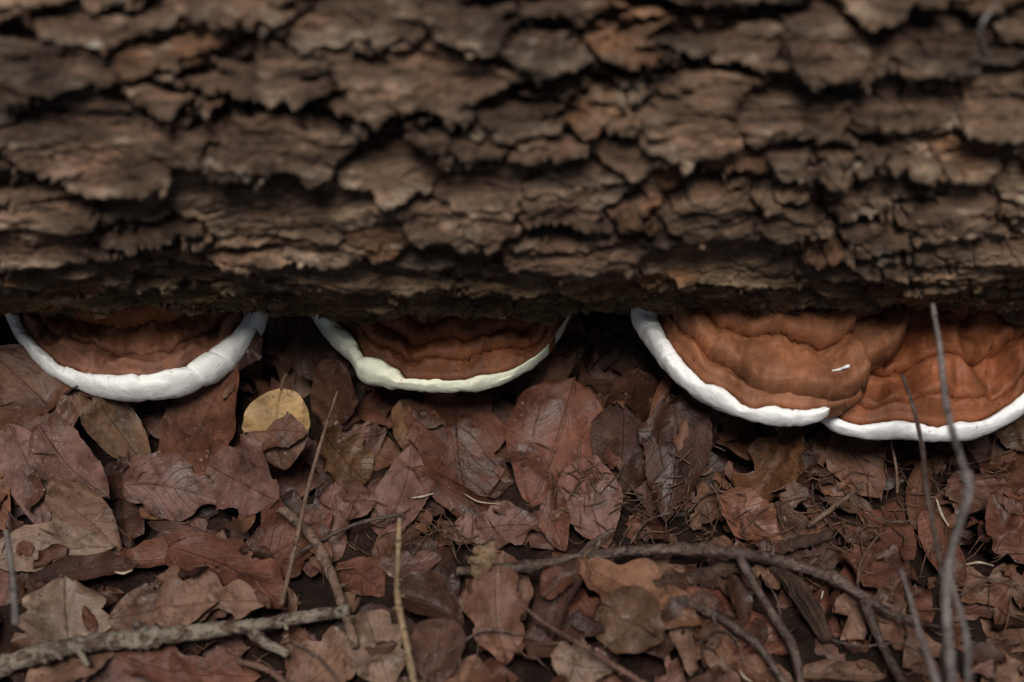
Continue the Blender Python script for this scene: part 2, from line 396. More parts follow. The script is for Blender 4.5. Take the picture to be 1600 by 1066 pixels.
    pale = (sstep(terr2*0.6+terr*0.6, 0.62, 0.95)*0.55*e)[..., None]; c = c*(1-pale)+np.array([0.33, 0.245, 0.175])*pale
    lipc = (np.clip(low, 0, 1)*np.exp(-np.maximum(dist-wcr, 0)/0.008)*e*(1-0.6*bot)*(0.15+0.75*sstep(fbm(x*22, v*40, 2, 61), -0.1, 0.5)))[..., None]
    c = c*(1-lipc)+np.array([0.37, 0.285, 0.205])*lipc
    alg = (sstep(v, 0.03, 0.13)*(0.75+0.3*np.clip(fbm(x*8, v*14, 3, 36), -1, 1)))[..., None]
    c = c*(1-alg)+(c*np.array([1.25, 1.22, 0.86]))*alg
    return h, slip, idx, e, c
def log_points(x, v, h, slip):
    ph = (v+slip)/R_LOG; r = R_LOG+h
    return np.stack([x, -np.cos(ph)*r, Z_LOG-np.sin(ph)*r], -1)

log = empty('fallen_log', (0, 0, 0))
tag(log, 'thick fallen log with rough flaking brown bark lying across the litter', 'log')
x0, x1, v0, v1 = -0.60, 0.60, -0.30, 0.285
nx, nv = 1000, 470
X, VV = np.meshgrid(np.linspace(x0, x1, nx), np.linspace(v0, v1, nv), indexing='ij')
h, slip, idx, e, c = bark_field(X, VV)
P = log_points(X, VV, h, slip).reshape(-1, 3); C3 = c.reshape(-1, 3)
F = grid_faces(nx, nv)
fe = e.reshape(-1)[F].min(1); fi = idx.reshape(-1)[F[:, 0]]
key = np.where(fe > 0.10, fi, -1)
order = np.argsort(key, kind='stable'); ks = key[order]
bounds = np.r_[0, np.nonzero(np.diff(ks))[0]+1, len(ks)]
groups = [(ks[a], order[a:b]) for a, b in zip(bounds[:-1], bounds[1:])]
inner_faces = [g for k, g in groups if k == -1] + [g for k, g in groups if k != -1 and len(g) < 150]
plates = sorted([g for k, g in groups if k != -1 and len(g) >= 150], key=lambda g: -len(g))
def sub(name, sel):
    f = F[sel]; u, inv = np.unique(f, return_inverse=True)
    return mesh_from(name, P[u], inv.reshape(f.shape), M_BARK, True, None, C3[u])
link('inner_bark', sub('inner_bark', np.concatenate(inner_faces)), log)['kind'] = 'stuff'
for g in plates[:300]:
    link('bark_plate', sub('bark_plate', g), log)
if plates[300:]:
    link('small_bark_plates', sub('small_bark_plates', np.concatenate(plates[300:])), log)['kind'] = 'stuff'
# the rest of the log, beyond the picture: the same bark, coarser, all round and to the sawn ends
def coarse(name, xa, xb, va, vb, n, m):
    X, VV = np.meshgrid(np.linspace(xa, xb, n), np.linspace(va, vb, m), indexing='ij')
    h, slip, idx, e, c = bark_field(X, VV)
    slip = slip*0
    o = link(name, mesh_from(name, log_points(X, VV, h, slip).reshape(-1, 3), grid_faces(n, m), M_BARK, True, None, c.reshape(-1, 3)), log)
    return o
VB = 2*math.pi*R_LOG
coarse('upper_bark', x0, x1, v1-VB+0.0, v0, 240, 300)
coarse('end_bark', -1.25, x0, v1-VB, v1, 160, 420)
coarse('end_bark', x1, 1.25, v1-VB, v1, 160, 420)
for sx in (-1, 1):
    a = np.linspace(0, 2*math.pi, 64, endpoint=False); rr = np.linspace(0.0, R_LOG-0.004, 12)
    A, RR = np.meshgrid(a, rr, indexing='ij')
    V = np.stack([np.full(A.shape, sx*1.25-sx*0.004)+0.002*np.sin(RR*300), np.cos(A)*RR, Z_LOG+np.sin(A)*RR], -1).reshape(-1, 3)
    f = np.vstack([grid_faces(64, 12), np.stack([63*12+np.arange(11), 63*12+np.arange(11)+1, np.arange(11)+1, np.arange(11)], -1)])
    link('sawn_end', mesh_from('sawn_end', V, f, M_WOOD), log)

def tube(pts, rad, n, seg=8, noise=0.0, seed=0, knots=()):
    C = smooth_curve(np.array(pts, float), n); rr = np.interp(np.linspace(0, 1, n), np.linspace(0, 1, len(rad)), rad)
    T = np.gradient(C, axis=0); T /= np.linalg.norm(T, axis=1)[:, None]
    ref = np.array([0.13, 0.29, 0.95]); B = np.cross(T, ref); B /= np.maximum(np.linalg.norm(B, axis=1), 1e-6)[:, None]; N = np.cross(B, T)
    a = np.linspace(0, 2*math.pi, seg, endpoint=False)
    q = np.linspace(0, 1, n)
    if noise:
        rr = rr*(1+noise*0.7*perlin(q*n*0.20+seed, q*0, seed))
    for kq, kw, ka in knots: rr = rr*(1+ka*np.exp(-((q-kq)/kw)**2))
    R2 = np.repeat(rr[:, None], seg, 1)
    if noise: R2 = R2*(1+noise*perlin(q[:, None]*n*0.16+0*a[None, :], np.sin(a)[None, :]*1.3+seed+0*q[:, None], seed+1)+0.8*noise*perlin(q[:, None]*n*0.42+np.cos(a)[None, :]*1.5, np.sin(a)[None, :]*2.0+seed+0*q[:, None], seed+4))
    V = C[:, None, :]+R2[..., None]*(np.cos(a)[None, :, None]*B[:, None, :]+np.sin(a)[None, :, None]*N[:, None, :])
    i = np.arange(n-1)[:, None]; j = np.arange(seg)[None, :]
    f = np.stack([i*seg+j, i*seg+(j+1) % seg, (i+1)*seg+(j+1) % seg, (i+1)*seg+j], -1).reshape(-1, 4)
    V = V.reshape(-1, 3); V = np.vstack([V, C[0]-T[0]*rr[0]*0.4, C[-1]+T[-1]*rr[-1]*0.4])
    a0, a1 = len(V)-2, len(V)-1
    capf = [[a0, (k+1) % seg, k, k] for k in range(0)]
    js = np.arange(0, seg, 2)
    c0 = np.stack([np.full(len(js), a0), (js+2) % seg, (js+1) % seg, js], -1)
    o1 = (n-1)*seg
    c1 = np.stack([np.full(len(js), a1), o1+js, o1+(js+1) % seg, o1+(js+2) % seg], -1)
    return V, np.vstack([f, c0, c1])[:, ::-1]
# ------------------------------------------------------------------ bracket fungi
def bracket(label, inner, outer, rim_n, zr, thick, grooves, capmat, rimmat, seed, cx_px, hubz=0.03, rimseed=0, roll=0.004, wr=0.004, lip=0.003, torn_px=None, rimlump=0.20, gwob=0.045):
    """inner: edge of the brown cap; outer: outer edge of the white margin (first rim_n points of inner)"""
    ns, nt = 260, 96
    I = np.array([at(x, y, zr) for x, y in inner]); 
    O = np.array([at(x, y, zr-thick*0.40) for x, y in outer])
    I = smooth_curve(I, ns)
    s = np.linspace(0, 1, ns); t = np.linspace(0, 1, nt)
    cx = at(cx_px, 480, zr)[0]
    hub = np.stack([cx+(I[:, 0]-cx)*0.45, np.full(ns, -0.13), np.full(ns, zr+hubz)], 1)
    root = empty('bracket_fungus', (cx, -0.20, zr)); tag(root, label, 'fungus', None)
    S, T = np.meshgrid(s, t, indexing='ij')
    Pm = hub[:, None, :]*(1-T[..., None]) + I[:, None, :]*T[..., None]
    z = np.zeros_like(S)
    for (ga, gb, step, depth, wd) in grooves:
        gl = ga+(gb-ga)*S + (0.018*fbm(S*9, S*0+seed, 3, seed)+gwob*fbm(S*3.2, S*0+seed+ga*40, 2, seed+8))
        z += step*sstep((gl-T)/0.03, -0.6, 1.0) - depth*np.exp(-((T-gl)/wd)**2)
    gl = [ga+(gb-ga)*S + (0.018*fbm(S*9, S*0+seed, 3, seed)+gwob*fbm(S*3.2, S*0+seed+ga*40, 2, seed+8)) for (ga, gb, *_r) in sorted(grooves, key=lambda q: q[0])]
    gdep = [q[3] for q in sorted(grooves, key=lambda q: q[0])]
    prev = np.zeros_like(S); lipm = np.zeros_like(S)
    for gi, gcur in enumerate(gl+[np.ones_like(S)*1.02]):
        uu = np.clip((T-prev)/np.maximum(gcur-prev, 1e-3), 0, 1); inside = (T >= prev) & (T < gcur)
        z += np.where(inside, roll*(np.clip(uu*1.6, 0, 1)**0.7)*np.sqrt(np.clip(1-np.clip((uu-0.72)/0.28, 0, 1)**2, 0, 1)), 0)
        if gi < len(gl): lipm += np.where(inside, sstep(uu, 0.45, 0.9), 0)*min(2.2, 0.5+gdep[gi]/0.008)
        prev = gcur
    od_ = I-hub; od_[:, 2] = 0; od_ /= np.linalg.norm(od_, axis=1)[:, None]
    Pm += od_[:, None, :]*(lip*lipm)[..., None]
    fade = sstep(T, 1.0, 0.93)
    z += wr*fbm(S*7, T*2.2, 3, seed+3)*sstep(T, 0.15, 0.5)*(0.35+0.65*fade)
    z += 0.0022*fbm(Pm[..., 0]*60, Pm[..., 1]*60, 3, seed+5)
    Pm[..., 2] += z*(0.25+0.75*fade)
    # skirt so that the cap has an edge
    k = 5
    sk = np.repeat(Pm[:, -1:, :], k, 1)
    ctr = np.array([cx, -0.2, 0]); dirs = I-ctr; dirs[:, 2] = 0; dirs /= np.linalg.norm(dirs, axis=1)[:, None]
    skb = np.where(np.linspace(0, 1, ns) > (0.62 if rim_n < len(inner) else 2), 1.0, 0.0)
    for j in range(k):
        q = (j+1)/k
        sk[:, j, :] += dirs*((0.0035*math.sin(q*math.pi)-0.004*q*q)*skb[:, None])
        sk[:, j, 2] -= thick*0.75*q
    full = np.concatenate([Pm, sk], 1); n2 = nt+k
    uv = np.stack(np.broadcast_arrays(s[:, None], np.r_[t, np.ones(k)][None, :]), -1).reshape(-1, 2)
    link('cap', mesh_from('cap', local(full.reshape(-1, 3), root), grid_faces(ns, n2)[:, ::-1], capmat, True, uv), root)
    if torn_px:
        D = full[:, :nt].reshape(-1, 3)-CAM; dep = D@CF; PX = 800+FPX*D[:, 0]/dep; PY = 533-FPX*(D@CU)/dep
        tp = np.array([full[:, :nt].reshape(-1, 3)[np.argmin((PX-a)**2+(PY-b)**2)]+np.array([0, 0, 0.001]) for a, b in torn_px])
        V_, F_ = tube(tp, [0.0005, 0.0014, 0.0018, 0.0006], 24, 8, 0.3, 3)
        link('torn_flesh', mesh_from('torn_flesh', local(V_, root), F_, rimmat, True, np.full((len(V_), 2), 0.4)), root)
    # white margin: a lumpy roll round the edge
    nr, nc = 300, 22
    Ir = smooth_curve(np.array([at(x, y, zr) for x, y in inner[:rim_n]]), nr)
    Or = smooth_curve(O, nr)
    sr = np.linspace(0, 1, nr)
    mid = (Ir+Or)/2; dv = Or-Ir; wdt = np.linalg.norm(dv[:, :2], axis=1); od = dv.copy(); od[:, 2] = 0
    od /= np.maximum(wdt, 1e-5)[:, None]
    mid[:, 2] = zr-thick*0.28
    endt = np.clip(np.minimum(sr, 1-sr)/0.03, 0.0, 1.0)**0.5
    lump = 1.12+rimlump*fbm(sr*9, sr*0+rimseed, 3, seed+11)
    crease = np.zeros(nr); r = random.Random(seed)
    for _ in range(9):
        crease -= r.uniform(0.08, 0.22)*np.exp(-((sr-r.random())/r.uniform(0.003, 0.008))**2)
    a = wdt/2*(1+0.10*lump-0.10)*0.92*(1+0.09*fbm(sr*24, sr*0+3, 3, seed+41)); b = thick*0.5*(lump+crease)*np.maximum(endt, 0.15)*np.clip(wdt/0.016, 0.55, 1.1)
    ph = np.linspace(math.radians(168), math.radians(-125), nc)
    cs = np.sign(np.cos(ph))*np.abs(np.cos(ph))**0.85; sn = np.sign(np.sin(ph))*np.abs(np.sin(ph))**0.85
    V = mid[:, None, :] + od[:, None, :]*(a[:, None]*cs[None, :])[..., None]
    V[..., 2] += b[:, None]*sn[None, :] + 0.0022*fbm(sr[:, None]*17+0*ph[None, :], 0*sr[:, None]+ph[None, :]*1.1, 3, seed+21)
    uv = np.stack(np.broadcast_arrays(sr[:, None], np.linspace(0, 1, nc)[None, :]), -1).reshape(-1, 2)
    V = V.reshape(-1, 3)
    link('white_margin', mesh_from('white_margin', local(V, root), grid_faces(nr, nc)[:, ::-1], rimmat, True, uv), root)
    # pale pore surface underneath, thickening toward the log
    nu = 24
    E = V.reshape(nr, nc, 3)[:, -1, :]
    hubb = np.stack([cx+(E[:, 0]-cx)*0.5, np.full(nr, -0.13), np.full(nr, max(zr-0.075, 0.012))], 1)
    q = np.linspace(0, 1, nu)[None, :, None]
    U = E[:, None, :]*(1-q)+hubb[:, None, :]*q
    U[..., 2] += 0.002*fbm(U[..., 0]*40, U[..., 1]*40, 2, seed+31)*np.linspace(0, 1, nu)[None, :]
    link('pore_surface', mesh_from('pore_surface', local(U.reshape(-1, 3), root), grid_faces(nr, nu)[:, ::-1], M_PORE, True), root)
    return root
M_PORE = mat_flat('pale pore surface', (0.50, 0.46, 0.38), (0.40, 0.35, 0.27))
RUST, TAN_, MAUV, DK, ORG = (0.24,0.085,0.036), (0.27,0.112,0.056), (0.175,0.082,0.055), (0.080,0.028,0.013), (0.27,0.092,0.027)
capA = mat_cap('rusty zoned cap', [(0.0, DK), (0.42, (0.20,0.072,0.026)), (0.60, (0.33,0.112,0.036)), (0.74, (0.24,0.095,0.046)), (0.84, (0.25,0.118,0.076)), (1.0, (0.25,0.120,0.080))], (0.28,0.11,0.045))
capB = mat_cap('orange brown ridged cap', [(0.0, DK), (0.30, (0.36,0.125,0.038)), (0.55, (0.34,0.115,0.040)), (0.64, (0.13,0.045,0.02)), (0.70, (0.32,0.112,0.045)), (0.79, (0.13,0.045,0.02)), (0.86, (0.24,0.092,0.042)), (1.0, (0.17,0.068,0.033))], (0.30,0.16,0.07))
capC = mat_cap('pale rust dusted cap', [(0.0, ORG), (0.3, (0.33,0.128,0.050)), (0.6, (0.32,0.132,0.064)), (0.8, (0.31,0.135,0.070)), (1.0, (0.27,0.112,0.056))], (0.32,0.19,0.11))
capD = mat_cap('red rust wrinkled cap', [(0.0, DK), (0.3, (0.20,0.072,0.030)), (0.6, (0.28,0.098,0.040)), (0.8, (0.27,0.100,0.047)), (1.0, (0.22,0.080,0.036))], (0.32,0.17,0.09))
rimA = mat_rim('white margin', (0.87, 0.86, 0.81), 0.35); rimB = mat_rim('cream margin', (0.78, 0.78, 0.60), 0.9)
rimC = mat_rim('clean white margin', (0.88, 0.87, 0.83), 0.25); rimD = mat_rim('stained white margin', (0.85, 0.84, 0.82), 1.0)
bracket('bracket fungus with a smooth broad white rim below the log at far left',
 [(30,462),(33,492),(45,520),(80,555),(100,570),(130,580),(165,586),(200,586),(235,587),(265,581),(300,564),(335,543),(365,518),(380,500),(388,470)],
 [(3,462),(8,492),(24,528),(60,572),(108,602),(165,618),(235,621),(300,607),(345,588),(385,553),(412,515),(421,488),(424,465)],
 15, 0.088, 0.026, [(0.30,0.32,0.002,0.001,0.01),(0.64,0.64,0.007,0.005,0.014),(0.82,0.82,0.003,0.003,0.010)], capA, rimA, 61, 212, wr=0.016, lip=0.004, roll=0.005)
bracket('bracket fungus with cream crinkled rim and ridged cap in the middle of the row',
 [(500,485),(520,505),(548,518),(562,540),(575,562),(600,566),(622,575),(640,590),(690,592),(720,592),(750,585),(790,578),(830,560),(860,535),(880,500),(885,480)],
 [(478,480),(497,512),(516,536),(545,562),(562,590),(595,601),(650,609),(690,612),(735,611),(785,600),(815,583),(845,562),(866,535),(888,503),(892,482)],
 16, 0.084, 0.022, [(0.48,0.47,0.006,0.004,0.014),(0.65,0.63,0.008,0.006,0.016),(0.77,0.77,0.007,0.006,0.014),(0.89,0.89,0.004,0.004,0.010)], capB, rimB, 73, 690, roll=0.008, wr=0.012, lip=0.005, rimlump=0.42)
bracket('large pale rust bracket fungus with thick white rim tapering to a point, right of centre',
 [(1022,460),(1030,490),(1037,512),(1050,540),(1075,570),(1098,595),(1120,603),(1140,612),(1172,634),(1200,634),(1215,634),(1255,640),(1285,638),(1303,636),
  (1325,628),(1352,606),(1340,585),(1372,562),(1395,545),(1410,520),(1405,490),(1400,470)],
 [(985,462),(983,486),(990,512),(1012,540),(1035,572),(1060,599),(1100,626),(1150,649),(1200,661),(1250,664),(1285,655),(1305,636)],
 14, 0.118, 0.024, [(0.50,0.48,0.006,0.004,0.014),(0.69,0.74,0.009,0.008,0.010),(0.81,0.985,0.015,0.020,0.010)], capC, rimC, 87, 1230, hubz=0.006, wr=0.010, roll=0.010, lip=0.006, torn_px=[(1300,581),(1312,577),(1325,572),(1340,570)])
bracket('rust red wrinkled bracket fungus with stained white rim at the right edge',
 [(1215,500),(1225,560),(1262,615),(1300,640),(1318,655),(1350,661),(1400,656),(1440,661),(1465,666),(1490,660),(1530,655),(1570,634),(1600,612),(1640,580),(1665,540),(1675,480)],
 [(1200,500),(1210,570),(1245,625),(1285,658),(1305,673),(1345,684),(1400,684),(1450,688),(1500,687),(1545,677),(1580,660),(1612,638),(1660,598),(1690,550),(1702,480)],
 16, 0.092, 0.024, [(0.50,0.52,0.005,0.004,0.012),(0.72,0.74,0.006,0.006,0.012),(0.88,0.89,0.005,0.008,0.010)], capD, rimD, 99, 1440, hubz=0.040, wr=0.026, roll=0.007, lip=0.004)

# a papery flake of bark hanging off the lower edge of the log over the big bracket
u = np.linspace(0, 1, 30); q = np.linspace(0, 1, 9)
A0 = at(1165, 488, 0.150); B0 = at(1300, 490, 0.150)
U, Q = np.meshgrid(u, q, indexing='ij')
wq = np.sin(math.pi*np.clip(U, 0.02, 0.98))**0.7*(0.8+0.35*fbm(U*5, U*0, 3, 71))
fl = A0+(B0-A0)*U[..., None]
fl = fl+np.stack([0*U, -0.014*Q*wq-0.004, 0.006-0.020*Q*wq+0.006*Q*Q+0.003*fbm(U*8, Q*2, 2, 72)], -1)
link('bark_flake', mesh_from('bark_flake', fl.reshape(-1, 3), grid_faces(30, 9), M_BARK, True, None, np.tile(np.array([[0.16, 0.082, 0.042]]), (270, 1))), log)

# ------------------------------------------------------------------ leaves, laid one on another over a height map of the litter
HX0, HY0, HC = -0.80, -0.85, 0.003
HNX, HNY = 534, 330
hx = HX0+np.arange(HNX)*HC; hy = HY0+np.arange(HNY)*HC
HM = ground_h(*np.meshgrid(hx, hy, indexing='ij'))
def hmap(x, y):
    i = np.clip(((x-HX0)/HC).round().astype(int), 0, HNX-1); j = np.clip(((y-HY0)/HC).round().astype(int), 0, HNY-1)
    return HM[i, j]
def hmap_put(x, y, z):
    i = ((x-HX0)/HC).round().astype(int); j = ((y-HY0)/HC).round().astype(int)
    ok = (i >= 0) & (i < HNX) & (j >= 0) & (j < HNY)
    np.maximum.at(HM, (i[ok], j[ok]), z[ok])
def width_profile(u, kind, seed):
    if kind == 'beech':   wv = np.sin(math.pi*u**0.88)**0.72*(1-0.25*u**4)
    elif kind == 'round': wv = np.sin(math.pi*u**0.84)**0.62*(1-0.15*u**3)
    elif kind == 'strap': wv = np.sin(math.pi*u)**0.5
    elif kind == 'lobed': wv = np.sin(math.pi*u**0.9)**0.6*(0.80+0.30*np.abs(np.sin(u*math.pi*3.2+0.4)))
    else:                 wv = np.sin(math.pi*u**0.7)**0.8
    return np.clip(wv, 0.0, 2)
def leaf_local(L, W, kind, seed, fold=0.15, curl=0.0, roll=0.0, wav=1.0, torn=0.0, nu=26, nv=13):
    """blade in local x (across), y (base to tip, 0..L), z"""
    u = np.linspace(0.0, 1.0, nu); v = np.linspace(-1, 1, nv)
    U, Vv = np.meshgrid(u, v, indexing='ij')
    wp = width_profile(u, kind, seed)
    side = np.where(Vv < 0, 0, 7)
    edge = 1+0.05*perlin(U*11+seed*1.7, side+0.5, seed)+0.10*perlin(U*3.3+seed*0.7, side+0.2, seed+3)+0.012*np.where((np.arange(nu) % 2)[:, None] == 0, 1, -1)*(kind in ('beech', 'lobed'))
    if torn > 0: edge -= torn*np.clip(perlin(U*4.5+seed*3.1, side+0.3, seed+5)*2.2-0.25, 0, 0.75)
    Wd = (wp*W/2)[:, None]*edge
    x = Vv*Wd; y = U*L + 0.03*L*perlin(U*2, Vv+seed, seed+2)
    r2 = x/(W/2+1e-6)
    z = fold*np.abs(x) + curl*L*(U-0.5)**2*2.0
    z += wav*(0.030*W*fbm(U*3+seed, Vv*1.6, 2, seed+9)*(0.4+np.abs(Vv)) + 0.0006*np.sin((U*9-np.abs(Vv)*2.7)*2*math.pi)*np.abs(Vv)*(1-np.abs(Vv)*0.3))
    z += wav*0.15*W*perlin(U*4+seed*2.3, side+0.1, seed+13)*np.abs(Vv)**3 + wav*0.022*W*fbm(U*7+seed, Vv*3.5+seed, 2, seed+19)
    if abs(roll) > 0.01:
        rad = (W/2)/abs(roll); a = x/rad
        x = np.sin(a)*rad; z = z+np.sign(roll)*(1-np.cos(a))*rad
    bend = 0.08*L*math.sin(seed*1.3)
    x = x+bend*np.sin(U*math.pi)
    return np.stack([x, y, z], -1), np.stack([U, Vv*0.5*np.minimum(1, wp[:, None]+0.15)+0.5], -1)
LEAF_N = [0]
FRAG = []
def put_leaf(base, tip, W, colr, kind='beech', lab=None, cat='leaf', group=None, fold=0.15, curl=0.0, roll=0.0, wav=1.0, torn=0.0,
             side=0.0, mat=None, drape=True, stalk=0.0, seed=None, face=0.0, rest=0.9, collect=False, nu=26, nv=13):
    colr = (colr[0]*0.76, colr[1]*0.68, colr[2]*0.63)
    LEAF_N[0] += 1; seed = seed if seed is not None else LEAF_N[0]*3+1
    base = np.array(base, float); tip = np.array(tip, float)
    ax = tip-base; L = np.linalg.norm(ax); ay = ax/L
    up = np.array([0, 0, 1.0])*(1-face) - CF*face
    axx = np.cross(ay, up); axx /= np.linalg.norm(axx); az = np.cross(axx, ay)
    if side:
        axx, az = axx*math.cos(side)+az*math.sin(side), -axx*math.sin(side)+az*math.cos(side)
    Lc, uv = leaf_local(L, W, kind, seed, fold, curl, roll, wav, torn, nu, nv)
    P = base + Lc[..., :1]*axx + Lc[..., 1:2]*ay + Lc[..., 2:3]*az
    if drape:
        h = hmap(P[..., 0], P[..., 1])
        A = np.stack([P[..., 0].ravel(), P[..., 1].ravel(), np.ones(P[..., 0].size)], 1)
        co, *_ = np.linalg.lstsq(A, h.ravel(), rcond=None)
        co[:2] = np.clip(co[:2], -0.5, 0.5)
        pl = (P[..., 0]-P[..., 0].mean())*co[0]+(P[..., 1]-P[..., 1].mean())*co[1]
        z = P[..., 2]+pl
        off = np.quantile(h-z, rest)
        z = np.maximum(z+off, h+0.0010)
        for _ in range(2):
            zz = z.copy(); zz[1:-1, 1:-1] = (z[1:-1, 1:-1]*2+z[:-2, 1:-1]+z[2:, 1:-1]+z[1:-1, :-2]+z[1:-1, 2:])/6
            z = np.maximum(zz, h+0.0010)
        P[..., 2] = z
    ii = np.linspace(0, nu-1, nu*3); jj = np.linspace(0, nv-1, nv*3)
    D = P[np.round(ii).astype(int)][:, np.round(jj).astype(int)]
    i0 = np.floor(ii).astype(int); i1 = np.minimum(i0+1, nu-1); fi_ = (ii-i0)[:, None, None]
    Pi = P[i0]*(1-fi_)+P[i1]*fi_
    j0 = np.floor(jj).astype(int); j1 = np.minimum(j0+1, nv-1); fj = (jj-j0)[None, :, None]
    D = Pi[:, j0]*(1-fj)+Pi[:, j1]*fj
    hmap_put(D[..., 0].ravel(), D[..., 1].ravel(), np.minimum(D[..., 2].ravel(), 0.07))
    if collect:
        FRAG.append((P.reshape(-1, 3), uv.reshape(-1, 2), colr, nu, nv)); return None
    org = P[0, nv//2].copy()
    m = mesh_from('leaf', P.reshape(-1, 3)-org, grid_faces(nu, nv), mat or M_LEAF, True, uv.reshape(-1, 2))
    o = link('leaf', m, None, org); o.color = tuple(colr)+(1.0,)
    tag(o, lab, cat, group)
    if stalk:
        d0 = P[0, nv//2]-P[2, nv//2]; d0 /= np.linalg.norm(d0)
        pts = np.array([P[0, nv//2]-d0*0.002, P[0, nv//2]+d0*stalk*0.5+np.array([0, 0, 0.002]), P[0, nv//2]+d0*stalk+np.array([0.002, 0, 0.001])])
        V_, F_ = tube(pts-org, [0.0012, 0.0009, 0.0008], 6, 6)
        s_ = link('stalk', mesh_from('stalk', V_, F_, M_STALK), o)
    return o
M_STALK = mat_flat('leaf stalk', (0.14, 0.08, 0.045), (0.09, 0.05, 0.03))

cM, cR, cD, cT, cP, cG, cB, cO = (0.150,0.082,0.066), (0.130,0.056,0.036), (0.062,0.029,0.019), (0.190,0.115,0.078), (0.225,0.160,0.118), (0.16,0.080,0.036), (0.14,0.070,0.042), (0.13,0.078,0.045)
def zone(x, y):
    if y > -0.27:
        zs = [(-0.36, 'under the left end of the first bracket'), (-0.24, 'under the right end of the first bracket'), (-0.12, 'in the gap between left and middle brackets'),
              (0.05, 'under the middle bracket'), (0.16, 'in the gap right of the middle bracket'), (0.32, 'under the large pale rust bracket'), (9, 'under the wrinkled right edge bracket')]
    elif y > -0.40:
        zs = [(-0.40, 'at the left edge above the lichen branch'), (-0.22, 'in the open below the far left bracket'), (-0.10, 'around the curved brown stick'),
              (0.03, 'near the oval veined leaf'), (0.14, 'by the fork of the long twig'), (0.28, 'just above the long forked twig'), (9, 'beside the grey stems at right')]
    else:
        zs = [(-0.38, 'below the left end of the lichen branch'), (-0.22, 'around the right end of the lichen branch'), (-0.06, 'beside the upright tan stem in front'),
              (0.08, 'by the folded cone shaped leaf in front'), (0.22, 'between the lower dark twigs'), (9, 'in the bottom right corner among stems')]
    for lim, ph in zs:
        if x < lim: return ph
r = random.Random(21)
FILL = []
for k in range(260):
    x = r.uniform(-0.62, 0.62); y = r.uniform(-0.66, -0.10)
    L = r.uniform(0.055, 0.100); W = L*r.uniform(0.5, 0.72); a = r.uniform(0, 2*math.pi)
    if x > 0.2 and r.random() < 0.35: L *= 0.6; W *= 0.6
    elif y > -0.33: L *= 1.3; W *= 1.35
    names = {cM: 'mauve', cR: 'red brown', cB: 'brown', cD: 'dark', cT: 'tan', cO: 'olive'}
    c0 = r.choice([cM, cM, cM, cR, cR, cB, cB, cD, cD, cT, cT]) if y < -0.27 else r.choice([cR, cB, cB, cD, cO])
    k_ = r.uniform(0.60, 1.25); c_ = tuple(q*k_ for q in c0)
    kind = r.choice(['beech', 'beech', 'beech', 'round', 'round', 'lobed']); torn = r.choice([0, 0, 0.4, 0.8])
    curl = r.uniform(-0.25, 0.45); roll = r.choice([0, 0, 0, r.uniform(0.4, 1.0), -r.uniform(0.3, 0.7)])
    lab = ' '.join(['small' if L < 0.05 else 'large' if L > 0.085 else 'medium', names[c0],
                    'torn' if torn > 0.5 else 'curled' if roll > 0 else 'arched' if roll < 0 else 'flat',
                    {'beech': 'oval', 'round': 'broad', 'lobed': 'lobed'}[kind], 'leaf', zone(x, y)])
    tl = r.uniform(-0.30, 0.30)*L
    b = np.array([x-math.cos(a)*L/2, y-math.sin(a)*L/2, tl]); t_ = np.array([x+math.cos(a)*L/2, y+math.sin(a)*L/2, 0])
    front = y < -0.40
    o = put_leaf(b, t_, W, c_, kind, lab, 'leaf', 'fallen leaves in the litter', fold=r.uniform(-0.3, 0.7) if front else r.uniform(-0.15, 0.35),
             curl=curl, roll=roll, wav=r.uniform(1.0, 2.8 if front else 2.0), torn=torn, side=r.uniform(-0.25, 0.25), rest=r.uniform(0.5, 0.97), nu=20, nv=11)
    FILL.append(o)

r = random.Random(88)
for x in (-0.27, -0.23, -0.20, -0.17, 0.06, 0.09, 0.12, 0.15, -0.02, 0.03, 0.25, -0.36):      # leaves blown in under the log
    y = r.uniform(-0.235, -0.17); L = r.uniform(0.08, 0.12); a = r.uniform(-2.4, -0.7)
    c0 = r.choice([cR, cR, cB, cT])
    lab = ' '.join(['large', names[c0], 'leaning oval leaf', zone(x, y)])
    FILL.append(put_leaf((x-math.cos(a)*L/2, y-math.sin(a)*L/2, 0.05), (x+math.cos(a)*L/2, y+math.sin(a)*L/2, 0), L*0.68, c0, r.choice(['beech', 'round']), lab, 'leaf',
                'fallen leaves in the litter', wav=1.5, fold=0.2, rest=0.85, nu=20, nv=11))

def scraps(n, seed, on_top=False):
    r = random.Random(seed)
    for _ in range(n):
        x = r.uniform(-0.60, 0.60); y = r.uniform(-0.62, -0.16)
        if r.random() < 0.35: x = r.uniform(0.12, 0.60)
        L = r.uniform(0.012, 0.034) if on_top else r.uniform(0.02, 0.05); a = r.uniform(0, 6.283); tl = r.uniform(-0.5, 0.5)*L
        c0 = r.choice([cM, cR, cR, cB, cB, cD, cD, cT]); k_ = r.uniform(0.6, 1.15)
        put_leaf((x-math.cos(a)*L/2, y-math.sin(a)*L/2, tl), (x+math.cos(a)*L/2, y+math.sin(a)*L/2, 0), L*r.uniform(0.4, 0.9), tuple(q*k_ for q in c0),
                 r.choice(['beech', 'lobed', 'strap', 'round']), fold=r.uniform(-0.5, 0.9), roll=r.choice([0, r.uniform(-1.2, 1.5)]), wav=r.uniform(1, 3.5),
                 torn=0.9, side=r.uniform(-0.5, 0.5), rest=r.uniform(0.4, 0.9), collect=True, nu=9, nv=7)
scraps(620, 31)
def H(lab, b, t, wpx, c_, kind='beech', zb=0.0, zt=0.0, **kw):
    B_ = at(b[0], b[1], 0.012+zb); T_ = at(t[0], t[1], 0.012+zt)
    dist = np.linalg.norm((B_+T_)/2-CAM)
    return put_leaf(B_, T_, wpx*dist/FPX, c_, kind, lab, **kw)
